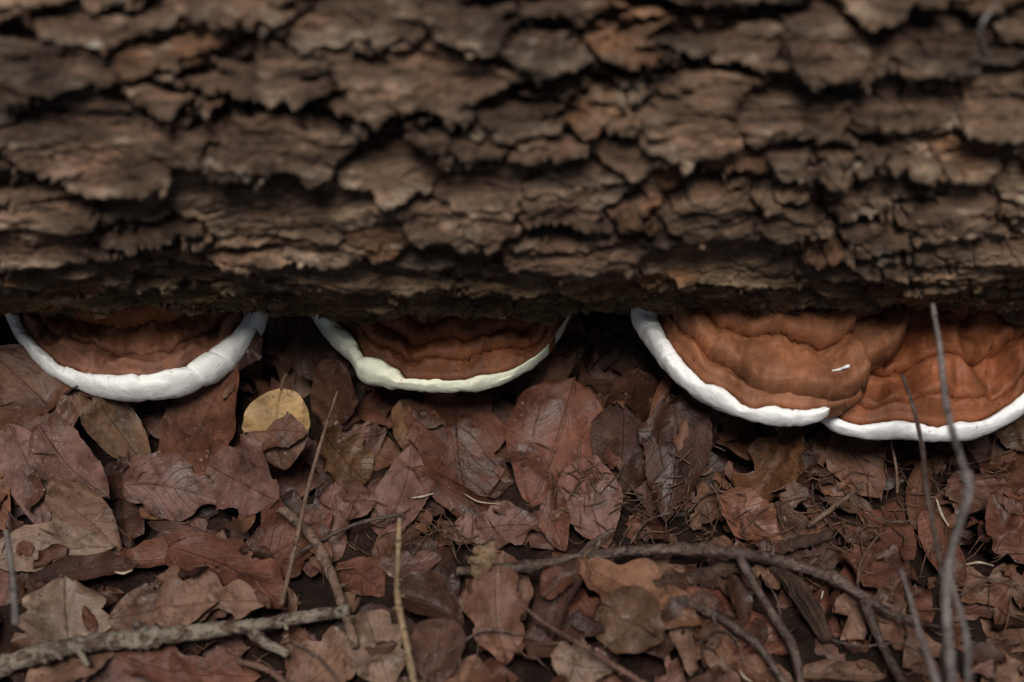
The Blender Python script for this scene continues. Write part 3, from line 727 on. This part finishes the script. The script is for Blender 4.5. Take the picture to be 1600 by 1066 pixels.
# back row, in the shade of the log
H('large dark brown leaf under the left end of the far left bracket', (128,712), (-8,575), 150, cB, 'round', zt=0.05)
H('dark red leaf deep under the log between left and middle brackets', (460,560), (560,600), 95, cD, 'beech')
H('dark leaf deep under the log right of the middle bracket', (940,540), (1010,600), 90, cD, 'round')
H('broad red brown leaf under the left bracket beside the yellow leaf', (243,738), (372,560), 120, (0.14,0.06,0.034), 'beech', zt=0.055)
H('small olive brown leaf under the middle of the far left bracket', (150,660), (238,748), 78, cO, 'beech')
H('crumpled orange brown leaf just below the white rim at left', (155,632), (300,640), 55, cG, 'beech', fold=0.5, wav=2.2)
H('yellow leaf standing upright, its foot hidden, between left and middle brackets', (440,606), (444,735), 104, (0.40,0.275,0.125), 'round', zb=0.085, zt=0.035, stalk=0.012, mat=M_LEAF2, drape=False, fold=0.05, face=0.5, wav=0.6)
H('dull brown leaf covering the foot of the upright yellow leaf', (392,738), (492,742), 58, cB, 'round', wav=1.2)
H('golden brown leaf leaning right of the upright yellow leaf', (500,665), (572,735), 85, (0.15,0.085,0.042), 'lobed', zb=0.03, wav=2.0, torn=0.4)
H('reddish leaf tucked under the left part of the middle bracket', (575,600), (620,660), 70, cR, 'beech')
H('leaf with golden lower tip below the middle bracket', (625,618), (672,722), 82, (0.17,0.092,0.045), 'round', zb=0.03, wav=1.8)
H('wide flat reddish leaf with pale water marks below the middle bracket', (720,600), (735,775), 150, cR, 'lobed', wav=1.2, torn=0.3)
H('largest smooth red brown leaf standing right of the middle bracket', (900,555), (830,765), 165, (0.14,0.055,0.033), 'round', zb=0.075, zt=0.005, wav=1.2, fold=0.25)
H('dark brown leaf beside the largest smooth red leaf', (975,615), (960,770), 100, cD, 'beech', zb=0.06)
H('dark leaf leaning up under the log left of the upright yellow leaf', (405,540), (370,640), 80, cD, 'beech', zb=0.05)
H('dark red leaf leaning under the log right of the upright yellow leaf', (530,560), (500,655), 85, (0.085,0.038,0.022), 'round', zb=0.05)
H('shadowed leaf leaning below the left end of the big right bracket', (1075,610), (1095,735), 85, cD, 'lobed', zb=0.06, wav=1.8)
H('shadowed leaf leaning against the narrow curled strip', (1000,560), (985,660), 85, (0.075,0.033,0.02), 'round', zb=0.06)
H('dark blotched leaf below the gap left of the big right bracket', (1040,668), (1040,820), 105, cD, 'beech', fold=0.25)
H('narrow curled strip of leaf hanging below the big right bracket', (1050,582), (1022,700), 24, (0.22,0.10,0.055), 'strap', zb=0.05, zt=0.02, drape=False, face=0.8, roll=0.8, nu=20, nv=9)
H('folded golden leaf below the big right bracket', (1240,655), (1165,790), 95, (0.15,0.075,0.034), 'lobed', fold=0.9, wav=3.0, torn=0.8, zb=0.04)
H('brown leaf below the join of the two right brackets', (1300,690), (1380,770), 95, cB, 'beech')
H('curled leaf edge standing behind the dark stem at right', (1455,700), (1440,815), 45, cB, 'strap', roll=1.2, zb=0.01)
H('leaf with long pointed tip at the far right below the bracket', (1600,690), (1530,790), 80, cB, 'beech', torn=0.5)
H('hanging brown leaf under the right rim beside the thick grey stem', (1570,640), (1615,700), 60, cO, 'beech')
# middle band
H('reddish leaf cut off by the left edge of the picture', (-25,735), (10,828), 55, (0.21,0.105,0.065), 'beech', zt=0.012)
H('smooth mauve leaf next to the leaf on the left edge', (38,722), (72,835), 78, cM, 'beech')
H('mauve leaf below the large dark leaf at left', (82,715), (175,790), 90, cM, 'beech')
H('wide mauve leaf in the open below the far left bracket', (190,755), (345,770), 90, cM, 'round', torn=0.4)
H('wrinkled mauve leaf with ragged edge below the yellow leaf', (325,730), (440,800), 85, cM, 'lobed', wav=1.8, torn=0.5)
H('broad flat brown leaf left of the curved brown stick', (365,870), (520,800), 105, cR, 'round', torn=0.4)
H('pale veined leaf folded in the middle at left', (85,800), (185,855), 72, cT, 'beech', fold=0.35)
H('long curled leaf pointing right toward the curved brown stick', (180,850), (362,815), 62, cR, 'beech', fold=0.6, roll=0.7, zt=0.012)
H('pale tan ribbed leaf at the left edge above the lichen branch', (-20,875), (180,850), 70, cP, 'beech', roll=0.5)
H('dark curved leaf lying under the pale tan ribbed leaf', (40,925), (210,862), 40, cD, 'strap', roll=0.6)
H('oval mauve leaf with clear veins pointing up below the middle bracket', (592,822), (643,690), 90, (0.165,0.088,0.070), 'beech', wav=0.6, stalk=0.012, fold=0.08, zt=0.015)
H('small reddish leaf left of the oval veined leaf', (560,745), (540,812), 62, cM, 'beech', fold=0.4)
H('rolled ribbed leaf lying below the water marked leaf', (648,742), (822,802), 74, cR, 'beech', roll=-1.25, wav=0.9, stalk=0.02)
H('mauve leaf with straight midrib left of the needle heap', (905,728), (950,850), 98, (0.155,0.073,0.055), 'beech', wav=0.8, stalk=0.015)
H('torn mauve leaf under the fork of the long twig', (705,835), (850,805), 80, cM, 'lobed', torn=0.5)
H('narrow brown leaf between torn leaf and straight midrib leaf', (860,770), (885,850), 48, cR, 'beech', fold=0.4)
H('bright red brown leaf with upturned edges below the folded golden leaf', (1118,785), (1222,848), 75, (0.19,0.085,0.052), 'beech', fold=0.5, curl=0.3, zb=0.012, stalk=0.015)
H('wide red brown leaf between the long twig and dark stem', (1345,930), (1410,770), 115, cR, 'round', torn=0.6)
H('rough red leaf with pale specks between the two stems at right', (1500,720), (1560,820), 110, cM, 'lobed', torn=0.5, wav=1.8)
H('saw edged leaf at the right border above the straws', (1625,880), (1535,800), 78, cR, 'lobed', wav=0.8)
H('small brown leaf below the saw edged leaf', (1480,880), (1560,940), 60, cB, 'beech', torn=0.6)
H('narrow leaf strip leaning on the dark stem at right', (1445,790), (1505,915), 48, cR, 'strap', roll=0.6)
# front
H('large ridged brown leaf above the pale lichen branch', (262,850), (445,945), 120, cR, 'round', wav=1.3, torn=0.3)
H('tan leaf with crumpled pale edge above the lichen branch', (245,905), (425,950), 62, cT, 'lobed', wav=2.2, torn=0.6)
H('pale grey mauve lobed leaf standing above the lichen branch', (105,1015), (98,895), 125, cP, 'lobed', zt=0.02, wav=1.0)
H('finely ribbed tan leaf lying along the lichen branch', (165,960), (345,950), 85, cT, 'beech', wav=0.9)
H('brown leaf patch below the lichen branch at the bottom', (180,1030), (400,1035), 100, cR, 'round', torn=0.6, wav=1.5)
H('tan crinkled leaf in the bottom left corner', (40,1085), (185,1020), 90, cT, 'lobed', wav=1.6)
H('mauve tan leaf under the bottom centre left twigs', (440,1065), (565,1000), 98, cT, 'lobed', wav=1.4)
H('pale lobed leaf at the bottom left of the tan stem', (570,955), (612,1085), 88, cP, 'lobed', fold=0.3)
H('reddish leaf in the hollow behind the curved brown stick', (525,870), (600,930), 72, cR, 'beech')
H('pale rimmed leaf scrap behind the tan stem', (590,880), (692,870), 52, cM, 'beech', torn=0.5)
H('dark folded leaf right of the tan stem', (610,905), (725,955), 80, cD, 'beech', fold=0.9, zb=0.02, zt=0.02)
H('dark brown leaf hanging vertically at the bottom centre', (690,960), (680,1085), 90, (0.11,0.062,0.048), 'round', fold=0.5, roll=0.5, zb=0.02)
H('tall tan and brown leaf standing in the front centre', (775,890), (790,1045), 88, (0.17,0.09,0.06), 'lobed', fold=0.45, zb=0.03, zt=0.0, wav=1.5)
H('small pale upright leaf tip on the long twig', (745,905), (772,842), 44, (0.24,0.175,0.11), 'lobed', zb=0.03, zt=0.06, drape=False, face=0.6, roll=0.9, wav=2.4, torn=0.5)
H('folded dark cone shaped leaf hanging from the long twig', (912,872), (848,1015), 78, (0.10,0.055,0.045), 'beech', fold=0.5, roll=1.4, stalk=0.01, zb=0.045, zt=0.0, drape=False, wav=0.6)
H('large tan leaf with curled edges below the fork of the long twig', (905,872), (1090,1000), 100, (0.20,0.105,0.062), 'lobed', fold=0.12, zb=0.04, zt=0.025, wav=1.3, torn=0.3)
H('shaded brown leaf under the large tan leaf', (930,985), (1030,1040), 90, cO, 'round')
H('pale scrap of leaf at the bottom centre right', (860,1040), (960,1060), 60, cP, 'lobed', torn=0.7, wav=2)
H('narrow hanging leaf between the two side shoots of the long twig', (1140,905), (1160,985), 38, cD, 'beech', fold=0.5, zb=0.02)
H('pale rolled leaf at the bottom right among the twigs', (1255,1040), (1395,1035), 52, cT, 'beech', roll=1.4, zb=0.012, zt=0.012)
H('brown leaf at the bottom between the lower side shoots', (1150,1040), (1250,1075), 70, cB, 'beech')
H('orange brown leaf with raised point at the bottom right', (1590,1075), (1545,985), 62, (0.24,0.115,0.06), 'beech', fold=0.5, zt=0.03)
H('tan leaf in the bottom right corner', (1530,1085), (1630,1040), 70, cT, 'beech')
scraps(150, 32, True)
Vs, Fs, Us, Cs, off = [], [], [], [], 0
for V_, U_, c_, nu_, nv_ in FRAG:
    Vs.append(V_); Us.append(U_); Cs.append(np.tile(np.array([c_]), (len(V_), 1))); Fs.append(grid_faces(nu_, nv_, off)); off += len(V_)
M_FRAG = mat_leaf('leaf scraps', attr=True)
o = link('leaf_scraps', mesh_from('leaf_scraps', np.vstack(Vs), np.vstack(Fs), M_FRAG, True, np.vstack(Us), np.vstack(Cs)))
o['kind'] = 'stuff'; tag(o, 'torn brown scraps of rotting leaves between the whole leaves', 'litter')
gone = 0
for o in FILL:      # leaves wholly buried by later ones are not part of the picture
    n = len(o.data.vertices); cc = np.empty(n*3, np.float32); o.data.vertices.foreach_get('co', cc); cc = cc.reshape(-1, 3)+np.array(o.location)
    if np.mean(cc[:, 2] >= hmap(cc[:, 0], cc[:, 1])-0.0015) < 0.10 or abs(cc[:, 0].mean()) > 0.60:
        bpy.data.objects.remove(o); gone += 1
left = {}
for o in FILL:
    try: left.setdefault(o['label'], []).append(o)
    except ReferenceError: pass
for lab, os_ in left.items():
    if len(os_) < 2: continue
    os_.sort(key=lambda o: o.location.x)
    for k, o in enumerate(os_):
        w_ = (['left one', 'right one'] if len(os_) == 2 else ['left one', 'middle one', 'right one'] if len(os_) == 3 else ['leftmost one', 'second one', 'third one', 'rightmost one', 'last one'])
        o['label'] = lab + ', ' + w_[min(k, len(w_)-1)]
print('leaves', LEAF_N[0], 'buried', gone)

# ------------------------------------------------------------------ twigs and stems
TW_LICH = mat_twig('lichen covered branch', (0.055,0.034,0.024), (0.13,0.082,0.058), (0.30,0.265,0.205), 0.32, 0.85, 0.2)
TW_DARK = mat_twig('dark glossy twig', (0.040,0.024,0.018), (0.105,0.064,0.047), (0.26,0.20,0.16), 0.10, 0.42, 0.45)
TW_BRWN = mat_twig('brown stick', (0.12,0.07,0.048), (0.20,0.125,0.085), (0.25,0.17,0.12), 0.1, 0.7)
TW_TAN = mat_twig('tan stem', (0.20,0.13,0.07), (0.28,0.19,0.11), (0.32,0.24,0.15), 0.1, 0.6)
TW_GREY = mat_twig('grey stem', (0.11,0.090,0.080), (0.21,0.18,0.165), (0.29,0.26,0.24), 0.15, 0.65, 0.2)
TW_RED = mat_twig('red brown stem', (0.11,0.055,0.04), (0.16,0.085,0.06), (0.20,0.12,0.09), 0.05, 0.55)
TW_ROT = mat_twig('rotten wood', (0.030,0.016,0.011), (0.075,0.040,0.025), (0.10,0.058,0.036), 0.1, 0.85)
def path(pts, rpx):
    """pts: (px, py, clearance above the litter)"""
    out, rad = [], []
    rl = np.interp(np.linspace(0, 1, len(pts)), np.linspace(0, 1, len(rpx)), rpx)
    for (x, y, z), rp in zip(pts, rl):
        q = at(x, y, 0.02+z); rm = rp*np.linalg.norm(q-CAM)/FPX*0.82
        for _ in range(3):
            hz = float(hmap(np.array([q[0]]), np.array([q[1]]))[0]); q = at(x, y, max(hz, 0.0)*0.8+rm*0.6+z)
        out.append(q); rad.append(rm)
    return np.array(out), rad
def twig(label, pts, rpx, mat, name='twig', kids=(), noise=0.20, seg=14, knots=(), n=None):
    p, rad = path(pts, rpx); n = n or max(24, int(np.linalg.norm(np.diff(p, axis=0), axis=1).sum()/0.0022))
    rr_ = random.Random(len(label)*7)
    knots = tuple(knots)+tuple((rr_.random(), rr_.uniform(0.004, 0.010), rr_.uniform(0.12, 0.32)) for _ in range(6))
    V, F_ = tube(p, rad, n, seg, noise, len(label), knots)
    o = link(name, mesh_from(name, V-p[0], F_, mat), None, p[0]); tag(o, label, 'branch' if name == 'branch' else 'stem' if name == 'stem' else 'twig')
    if rpx[len(rpx)//2] >= 5:
        Cl = smooth_curve(p, 60)
        for _ in range(4):
            q_ = rr_.randint(8, 52); rd_ = float(np.interp(q_/59, np.linspace(0, 1, len(rad)), rad))
            tg = Cl[q_+2]-Cl[q_-2]; tg /= np.linalg.norm(tg); sd_ = np.cross(tg, [0, 0, 1])*rr_.choice([-1, 1])
            d_ = sd_*rr_.uniform(0.5, 1.0)+np.array([0, 0, rr_.uniform(0.1, 0.7)])+tg*rr_.uniform(0.2, 0.9); d_ /= np.linalg.norm(d_)
            ln = rd_*rr_.uniform(1.8, 3.6)
            V_, F2 = tube(np.array([Cl[q_], Cl[q_]+d_*ln*0.6, Cl[q_]+d_*ln]), [rd_*0.55, rd_*0.38, rd_*0.30], 12, 8, 0.25, q_)
            link('spur', mesh_from('spur', V_-p[0], F2, mat), o)
    for kp, kr in kids:
        q, rd = path(kp, kr); V, F_ = tube(q, rd, max(16, int(np.linalg.norm(np.diff(q, axis=0), axis=1).sum()/0.004)), 8, noise, 5)
        link('side_shoot', mesh_from('side_shoot', V-p[0], F_, mat), o)
    return o
twig('pale lichen spotted branch across the bottom left', [(-40,1060,.012),(60,1022,.012),(160,1003,.012),(240,995,.012),(330,985,.012),(400,990-12,.012),(470,965,.012),(545,955,.010)],
     [18,17,16,17,15,13,12,11], TW_LICH, 'branch', [([(392,985,.012),(415,1005,.010),(450,1022,.006)], [13,11,8]), ([(225,985,.02),(212,975,.03)], [12,9])], knots=((0.44,0.02,0.3),(0.72,0.02,0.15)))
twig('curved brown stick with a broken end left of the oval leaf', [(430,790,.012),(462,812,.010),(492,845,.010),(512,885,.010),(530,930,.012),(548,985,.012),(556,1010,.01)], [9,10,10,9,9,8], TW_BRWN, 'twig', knots=((0.02,0.02,0.3),))
twig('thin straight grey brown stem leaning across the curved stick', [(527,612,.06),(505,680,.05),(482,760,.045),(462,850,.035),(440,945,.01)], [2.2,3.2,4,4.4,4.4], TW_BRWN, 'stem', noise=0.1, seg=8)
twig('thin dark twig crossing from the curved stick to the right', [(452,872,.012),(520,835,.014),(570,815,.016),(632,803,.012)], [3,4,4,3], TW_DARK, seg=8)
twig('upright tan stem left of the front centre leaf', [(624,810,.07),(622,870,.06),(621,930,.05),(634,1000,.04),(650,1080,.03)], [4.5,5,6,6.5,7], TW_TAN, 'stem', noise=0.1, seg=10, knots=((0.30,0.015,0.25),(0.55,0.012,0.25)))
twig('long forked grey brown twig sweeping from centre to the right', [(715,893,.014),(800,888,.018),(880,876,.022),(960,864,.026),(1080,858,.030),(1160,866,.032),(1230,880,.030),(1300,903,.026),(1345,930,.024),(1390,958,.016)],
     [9,10,10,10.5,11,12,11,11,10,7], TW_DARK, 'branch',
     [([(1350,935,.022),(1368,985,.018),(1392,1035,.014),(1425,1090,.012)], [10,9,8,7]),
      ([(1155,868,.030),(1180,915,.018),(1210,965,.012),(1240,1015,.012),(1255,1090,.012)], [9,9,9,8,8]),
      ([(905,868,.025),(930,845,.024),(960,828,.02)], [6,6,5]), ([(1385,956,.016),(1430,972,.014),(1470,980,.008)], [5,3.5,2.5])], knots=((0.86,0.012,0.4),(0.56,0.012,0.25)))
twig('lower dark shiny twig in the bottom right quarter', [(1060,936,.012),(1110,958,.014),(1155,985,.014),(1190,1015,.014),(1235,1080,.012)], [7,7.5,8,7,6], TW_DARK)
twig('thick dark stick behind the long forked twig', [(1020,918,.002),(1100,900,.000),(1180,872,.002),(1245,850,.006),(1300,834,.010)], [15,15,13,11,10], TW_ROT, 'branch')
twig('red brown stem in the front centre slanting to the bottom', [(808,940,.03),(860,980,.028),(910,1008,.026),(960,1040,.02),(1025,1080,.016)], [3,4.5,5.5,5.5,6], TW_RED, 'stem', seg=10)
twig('thick blurred grey stem crossing the right bracket rim', [(1457,475,.24),(1468,540,.23),(1474,600,.22),(1484,660,.21),(1500,712,.20),(1514,765,.19),(1500,815,.18),(1486,865,.17),(1478,930,.15),(1482,1000,.13),(1490,1090,.11)], [3.2,5,6,6.5,7,8,7.5,8,8,9,9], TW_GREY, 'stem', noise=0.08, knots=((0.48,0.015,0.3),))
twig('dark thin stem beside the thick grey stem at right', [(1410,585,.14),(1428,640,.135),(1441,700,.13),(1448,770,.12),(1464,850,.11),(1474,920,.10),(1476,1000,.09),(1470,1090,.08)], [3,4,4.5,5,5,5.5,6,6], TW_DARK, 'stem', noise=0.1, seg=10)
twig('slender grey stem fork at the bottom right', [(1408,890,.13),(1425,945,.125),(1437,990,.12),(1455,1040,.11),(1470,1090,.10)], [2.5,4,5,6,6.5], TW_GREY, 'stem', noise=0.1, seg=10)
twig('faint grey stem right of the thick grey stem at the bottom', [(1480,880,.15),(1495,940,.14),(1510,1000,.13),(1512,1090,.12)], [3,5,5.5,6], TW_GREY, 'stem', noise=0.1, seg=10)
twig('short blurred grey stem at the left edge', [(10,830,.09),(17,880,.085),(22,925,.08),(24,975,.07)], [5,5.5,6,7], TW_GREY, 'stem', noise=0.15, seg=10)
twig('toothed dead conifer twig below the right brackets', [(1262,822,.014),(1300,795,.016),(1355,752,.02)], [5,4,2.5], TW_BRWN, 'twig', [([(1272,815,.014),(1280,825,.01)],[2,1.5]),([(1285,806,.014),(1293,817,.01)],[2,1.5]),([(1298,797,.014),(1308,808,.01)],[2,1.5]),([(1312,788,.014),(1320,798,.01)],[2,1.5])], seg=8)
twig('thin arched dark tendril under the saw edged leaf', [(1340,925,.01),(1345,880,.02),(1372,838,.025),(1398,832,.02),(1400,846,.015)], [2,2,2,1.6,1.4], TW_RED, seg=6)
twig('broken reddish twig in the bottom left by the branch', [(370,1032,.012),(420,1048,.012),(455,1075,.012)], [6,6,5], TW_RED, seg=8)
twig('thin stem below the right bracket between two leaves', [(1392,690,.03),(1400,730,.02),(1402,770,.01)], [2.4,2.6,2.8], TW_BRWN, 'stem', seg=6)
for lab_, pts_ in [('fine dark rootlet curling beside the lower dark shiny twig', [(1085,1010),(1120,985),(1150,1000),(1165,1040)]),
                   ('fine forked rootlet between the two side shoots of the long twig', [(1195,905),(1215,940),(1222,985)]),
                   ('fine dark twig running from the long twig to the bottom right', [(1300,1000),(1345,1010),(1400,1005),(1440,1022)]),
                   ('fine brown twig behind the grey stems at far right', [(1500,930),(1545,905),(1600,915)]),
                   ('fine straight twig above the arched tendril at right', [(1350,800),(1390,815),(1440,812)]),
                   ('thin dark twig among the needles below the big right bracket', [(1075,800),(1110,770),(1165,772)]),
                   ('thin bent twig on the leaf scraps right of centre', [(985,850),(1010,815),(1050,800)]),
                   ('fine twig lying across the front centre leaves', [(700,1020),(760,985),(840,1000)]),
                   ('fine dark twig below the end of the lichen branch', [(455,1000),(500,1030),(530,1066)])]:
    twig(lab_, [(x, y, 0.012) for x, y in pts_], [1.6, 2.6, 1.4], TW_DARK, seg=6)
# a rotten splintered chunk of wood
p, rad = path([(1205,880,.004),(1240,915,.006),(1270,955,.006),(1295,1000,.004)], [10,17,17,12])
V, F_ = tube(p, rad, 40, 40, 0.0, 9)
nn = 40*40
qa = np.tile(np.linspace(0, 2*math.pi, 40, endpoint=False), 40); qs = np.repeat(np.linspace(0, 1, 40), 40)
Cc = np.repeat(smooth_curve(p, 40), 40, 0)
fr_ = 1+0.5*fbm(np.cos(qa)*2.6+5, np.sin(qa)*2.6+qs*0.9, 4, 9, 0.6)-0.35*sstep(qs, 0.75, 1.0)*(0.5+perlin(np.cos(qa)*4, np.sin(qa)*4, 3))
V[:nn] = Cc+(V[:nn]-Cc)*fr_[:, None]
o = link('wood_chunk', mesh_from('wood_chunk', V-p[0], F_, TW_ROT), None, p[0]); tag(o, 'dark splintered chunk of rotten wood below the long forked twig', 'wood')
# stem stuck on the bark at top right
a_, b_ = on_log(1540, -6), on_log(1530, 82)
mk = lambda x, ph, r_: np.array([x, -math.cos(ph)*r_, Z_LOG-math.sin(ph)*r_])
pp = np.array([mk(a_[0], a_[1], R_LOG+0.03), mk((a_[0]*.5+b_[0]*.5)-0.012, (a_[1]+b_[1])/2, R_LOG+0.032), mk(b_[0], b_[1], R_LOG+0.012)])
V, F_ = tube(pp, [0.0014, 0.0019, 0.0022], 24, 8, 0.1, 3)
o = link('stem', mesh_from('stem', V-pp[0], F_, TW_GREY), None, pp[0]); tag(o, 'short pale stem bent against the bark at top right', 'stem')

# ------------------------------------------------------------------ small loose pieces
M_STRAW = mat_flat('pale straw', (0.30, 0.235, 0.165), (0.46, 0.39, 0.29), 0.6)
def straw(label, pts, w0):
    p, rad = path([(x, y, 0.006) for x, y in pts], [w0*0.5, w0, w0*0.4])
    V, F_ = tube(p, rad, 16, 6); o = link('straw', mesh_from('straw', V-p[0], F_, M_STRAW), None, p[0]); tag(o, label, 'straw')
straw('pale curved straw left of the wide mauve leaf', [(97,702),(101,722),(95,745)], 2.6)
straw('white sliver on the brown leaf above the lichen branch', [(180,894),(193,896),(207,891)], 3.0)
straw('white forked straw right of the oval veined leaf', [(644,778),(660,776),(678,771)], 2.4)
straw('pale curved straw on the large tan leaf', [(963,932),(975,942),(990,948)], 3.0)
straw('short pale straw under the long forked twig', [(1285,908),(1286,922),(1283,936)], 2.6)
straw('pale arched straw at far right', [(1510,882),(1530,879),(1552,884)], 2.6)
straw('pale twisted straw behind the dark stem', [(1463,780),(1472,805),(1482,822)], 3.0)
straw('pale straw in the bottom right soil patch', [(1156,1048),(1163,1058),(1175,1066)], 2.4)
straw('thin pale straw on the rolled leaf', [(726,772),(748,784),(782,788)], 1.5)

def needles(name, n, box, lab, seed, lens=(0.010, 0.030), wid=0.0006, mat=None, lift=0.003, colr=None):
    r = np.random.default_rng(seed); Vs, Fs = [], []; off = 0
    for _ in range(n):
        cx, cy = box(r); L = r.uniform(*lens); a = r.uniform(0, 2*math.pi); k = r.uniform(-0.3, 0.3)
        q = np.linspace(-0.5, 0.5, 4); xs = cx+np.cos(a+k*q)*L*q; ys = cy+np.sin(a+k*q)*L*q
        if abs(cx) > 0.78 or cy < -0.83 or cy > 0.12: zs = ground_h(xs, ys)+0.002
        else: zs = np.maximum(hmap(xs, ys), hmap(xs, ys).mean()) + 0.001
        zs = zs+r.uniform(0, lift)+q*r.uniform(-0.25, 0.25)*L
        C = np.stack([xs, ys, zs], 1); wd = wid*r.uniform(0.7, 1.4)
        nrm = np.array([-math.sin(a), math.cos(a), 0])*wd
        prof = np.array([0.5, 1, 1, 0.3])[:, None]
        ring = np.stack([C+nrm*prof, C+np.array([0, 0, wd*1.2])*prof, C-nrm*prof, C-np.array([0, 0, wd])*prof], 1).reshape(-1, 3)
        i = np.arange(3)[:, None]; j = np.arange(4)[None, :]
        f = np.stack([i*4+j, i*4+(j+1) % 4, (i+1)*4+(j+1) % 4, (i+1)*4+j], -1).reshape(-1, 4)+off
        Vs.append(ring); Fs.append(f); off += 16
    o = link(name, mesh_from(name, np.vstack(Vs), np.vstack(Fs)[:, ::-1], mat)); o['kind'] = 'stuff'; tag(o, lab, 'litter'); return o
M_NEED = mat_flat('brown needles', (0.045, 0.023, 0.015), (0.15, 0.082, 0.048), 0.6)
DRIFT = [(975,790,45,30),(1015,810,40,25),(885,765,22,22),(1300,800,60,45),(1390,730,35,35),(1330,860,60,40),(1120,830,50,25),(1550,740,50,40),(1520,900,60,40),(1210,860,60,30),(560,810,45,25),(700,830,40,20)]
def box_right(r):
    d = DRIFT[int(r.integers(0, len(DRIFT)))]
    p = at(d[0]+r.normal()*d[2], d[1]+r.normal()*d[3], 0.01); return p[0], p[1]
def box_all(r): return r.uniform(-0.6, 0.6), r.uniform(-0.6, -0.14)
needles('needle_litter', 330, box_right, 'brown fallen needles scattered in the hollows at right', 5, mat=M_NEED)
needles('needle_scatter', 150, box_all, 'thin brown stalks and fibres scattered over the leaves', 6, (0.012, 0.04), 0.0006, M_NEED)
# litter that goes on beyond the picture
r = np.random.default_rng(77); Vs, Fs = [], []; off = 0
VAR = [leaf_local(0.07, 0.042, 'beech', 31*q+5, 0.2, 0.2, 0, 1.0, 0.3, 8, 5)[0] for q in range(24)]
for _ in range(2600):
    x, y = r.uniform(-3.2, 3.2), r.uniform(-2.6, 2.6)
    if (abs(x) < 0.66 and -0.70 < y < -0.05) or (abs(x) < 1.3 and abs(y) < 0.16): continue
    Lc = VAR[int(r.integers(0, 24))]*r.uniform(0.7, 1.3)
    a = r.uniform(0, 6.3); tx, ty = r.uniform(-.25, .25, 2)
    px_ = Lc[..., 0]*math.cos(a)-Lc[..., 1]*math.sin(a)+x; py_ = Lc[..., 0]*math.sin(a)+Lc[..., 1]*math.cos(a)+y
    g_ = float(ground_h(np.array(x), np.array(y))); z = g_+0.010+r.uniform(0, 0.02)+Lc[..., 2]+Lc[..., 0]*tx+Lc[..., 1]*ty
    Vs.append(np.stack([px_, py_, z], -1).reshape(-1, 3)); Fs.append(grid_faces(8, 5)+off); off += 40
M_FAR = mat_flat('far litter', (0.11, 0.055, 0.04), (0.21, 0.12, 0.085))
o = link('leaf_litter', mesh_from('leaf_litter', np.vstack(Vs), np.vstack(Fs), M_FAR)); o['kind'] = 'stuff'; tag(o, 'brown leaf litter spreading over the forest floor around the log', 'litter')

# ------------------------------------------------------------------ the wood all round the clearing, out of the picture: added to shut off the low sky
r = np.random.default_rng(404); Vs, Fs = [], []; off = 0
for k in range(34):
    a = k/34*2*math.pi+r.uniform(-0.08, 0.08); d = r.uniform(5.0, 11.0); x, y = d*math.cos(a), d*math.sin(a)
    z0 = float(ground_h(np.array(x), np.array(y)))-0.1
    V_, F_ = tube([(x, y, z0), (x+r.uniform(-.2, .2), y+r.uniform(-.2, .2), 4), (x+r.uniform(-.5, .5), y+r.uniform(-.5, .5), 11)], [r.uniform(0.2, 0.34), 0.17, 0.06], 14, 10, 0.1, k)
    Vs.append(V_); Fs.append(F_+off); off += len(V_)
M_TRUNK = mat_flat('wood trunks', (0.06, 0.045, 0.035), (0.13, 0.10, 0.08), 0.9)
V1, F1 = np.vstack(Vs), np.vstack(Fs)
n = 15000
a = r.uniform(0, 2*math.pi, n); d = 4.6+6.5*r.random(n)**1.2; z = r.uniform(0.1, 1.0, n)**0.9*(2.05*d)*0.95
z = np.minimum(z, 15.0)
c0 = np.stack([d*np.cos(a), d*np.sin(a), z], 1)
u1 = r.standard_normal((n, 3)); u1 /= np.linalg.norm(u1, axis=1)[:, None]; u2 = np.cross(u1, r.standard_normal((n, 3))); u2 /= np.linalg.norm(u2, axis=1)[:, None]
sz = (0.10+0.025*d)[:, None]*r.uniform(0.6, 1.3, (n, 1))
Q = np.stack([c0-u1*sz, c0-u2*sz*0.6, c0+u1*sz, c0+u2*sz*0.6], 1).reshape(-1, 3)
M_CROWN = mat_flat('woodland leaves', (0.035, 0.06, 0.018), (0.07, 0.11, 0.03), 0.6)
me = mesh_from('unseen_woodland', np.vstack([V1, Q]), np.vstack([F1, np.arange(4*n).reshape(-1, 4)+len(V1)]), M_TRUNK, False)
me.materials.append(M_CROWN)
mi = np.zeros(len(F1)+n, np.int32); mi[len(F1):] = 1; me.polygons.foreach_set('material_index', mi)
o = link('unseen_woodland', me); o['kind'] = 'stuff'; tag(o, 'ring of green trees added out of view to shut off the low sky', 'unseen_woodland')
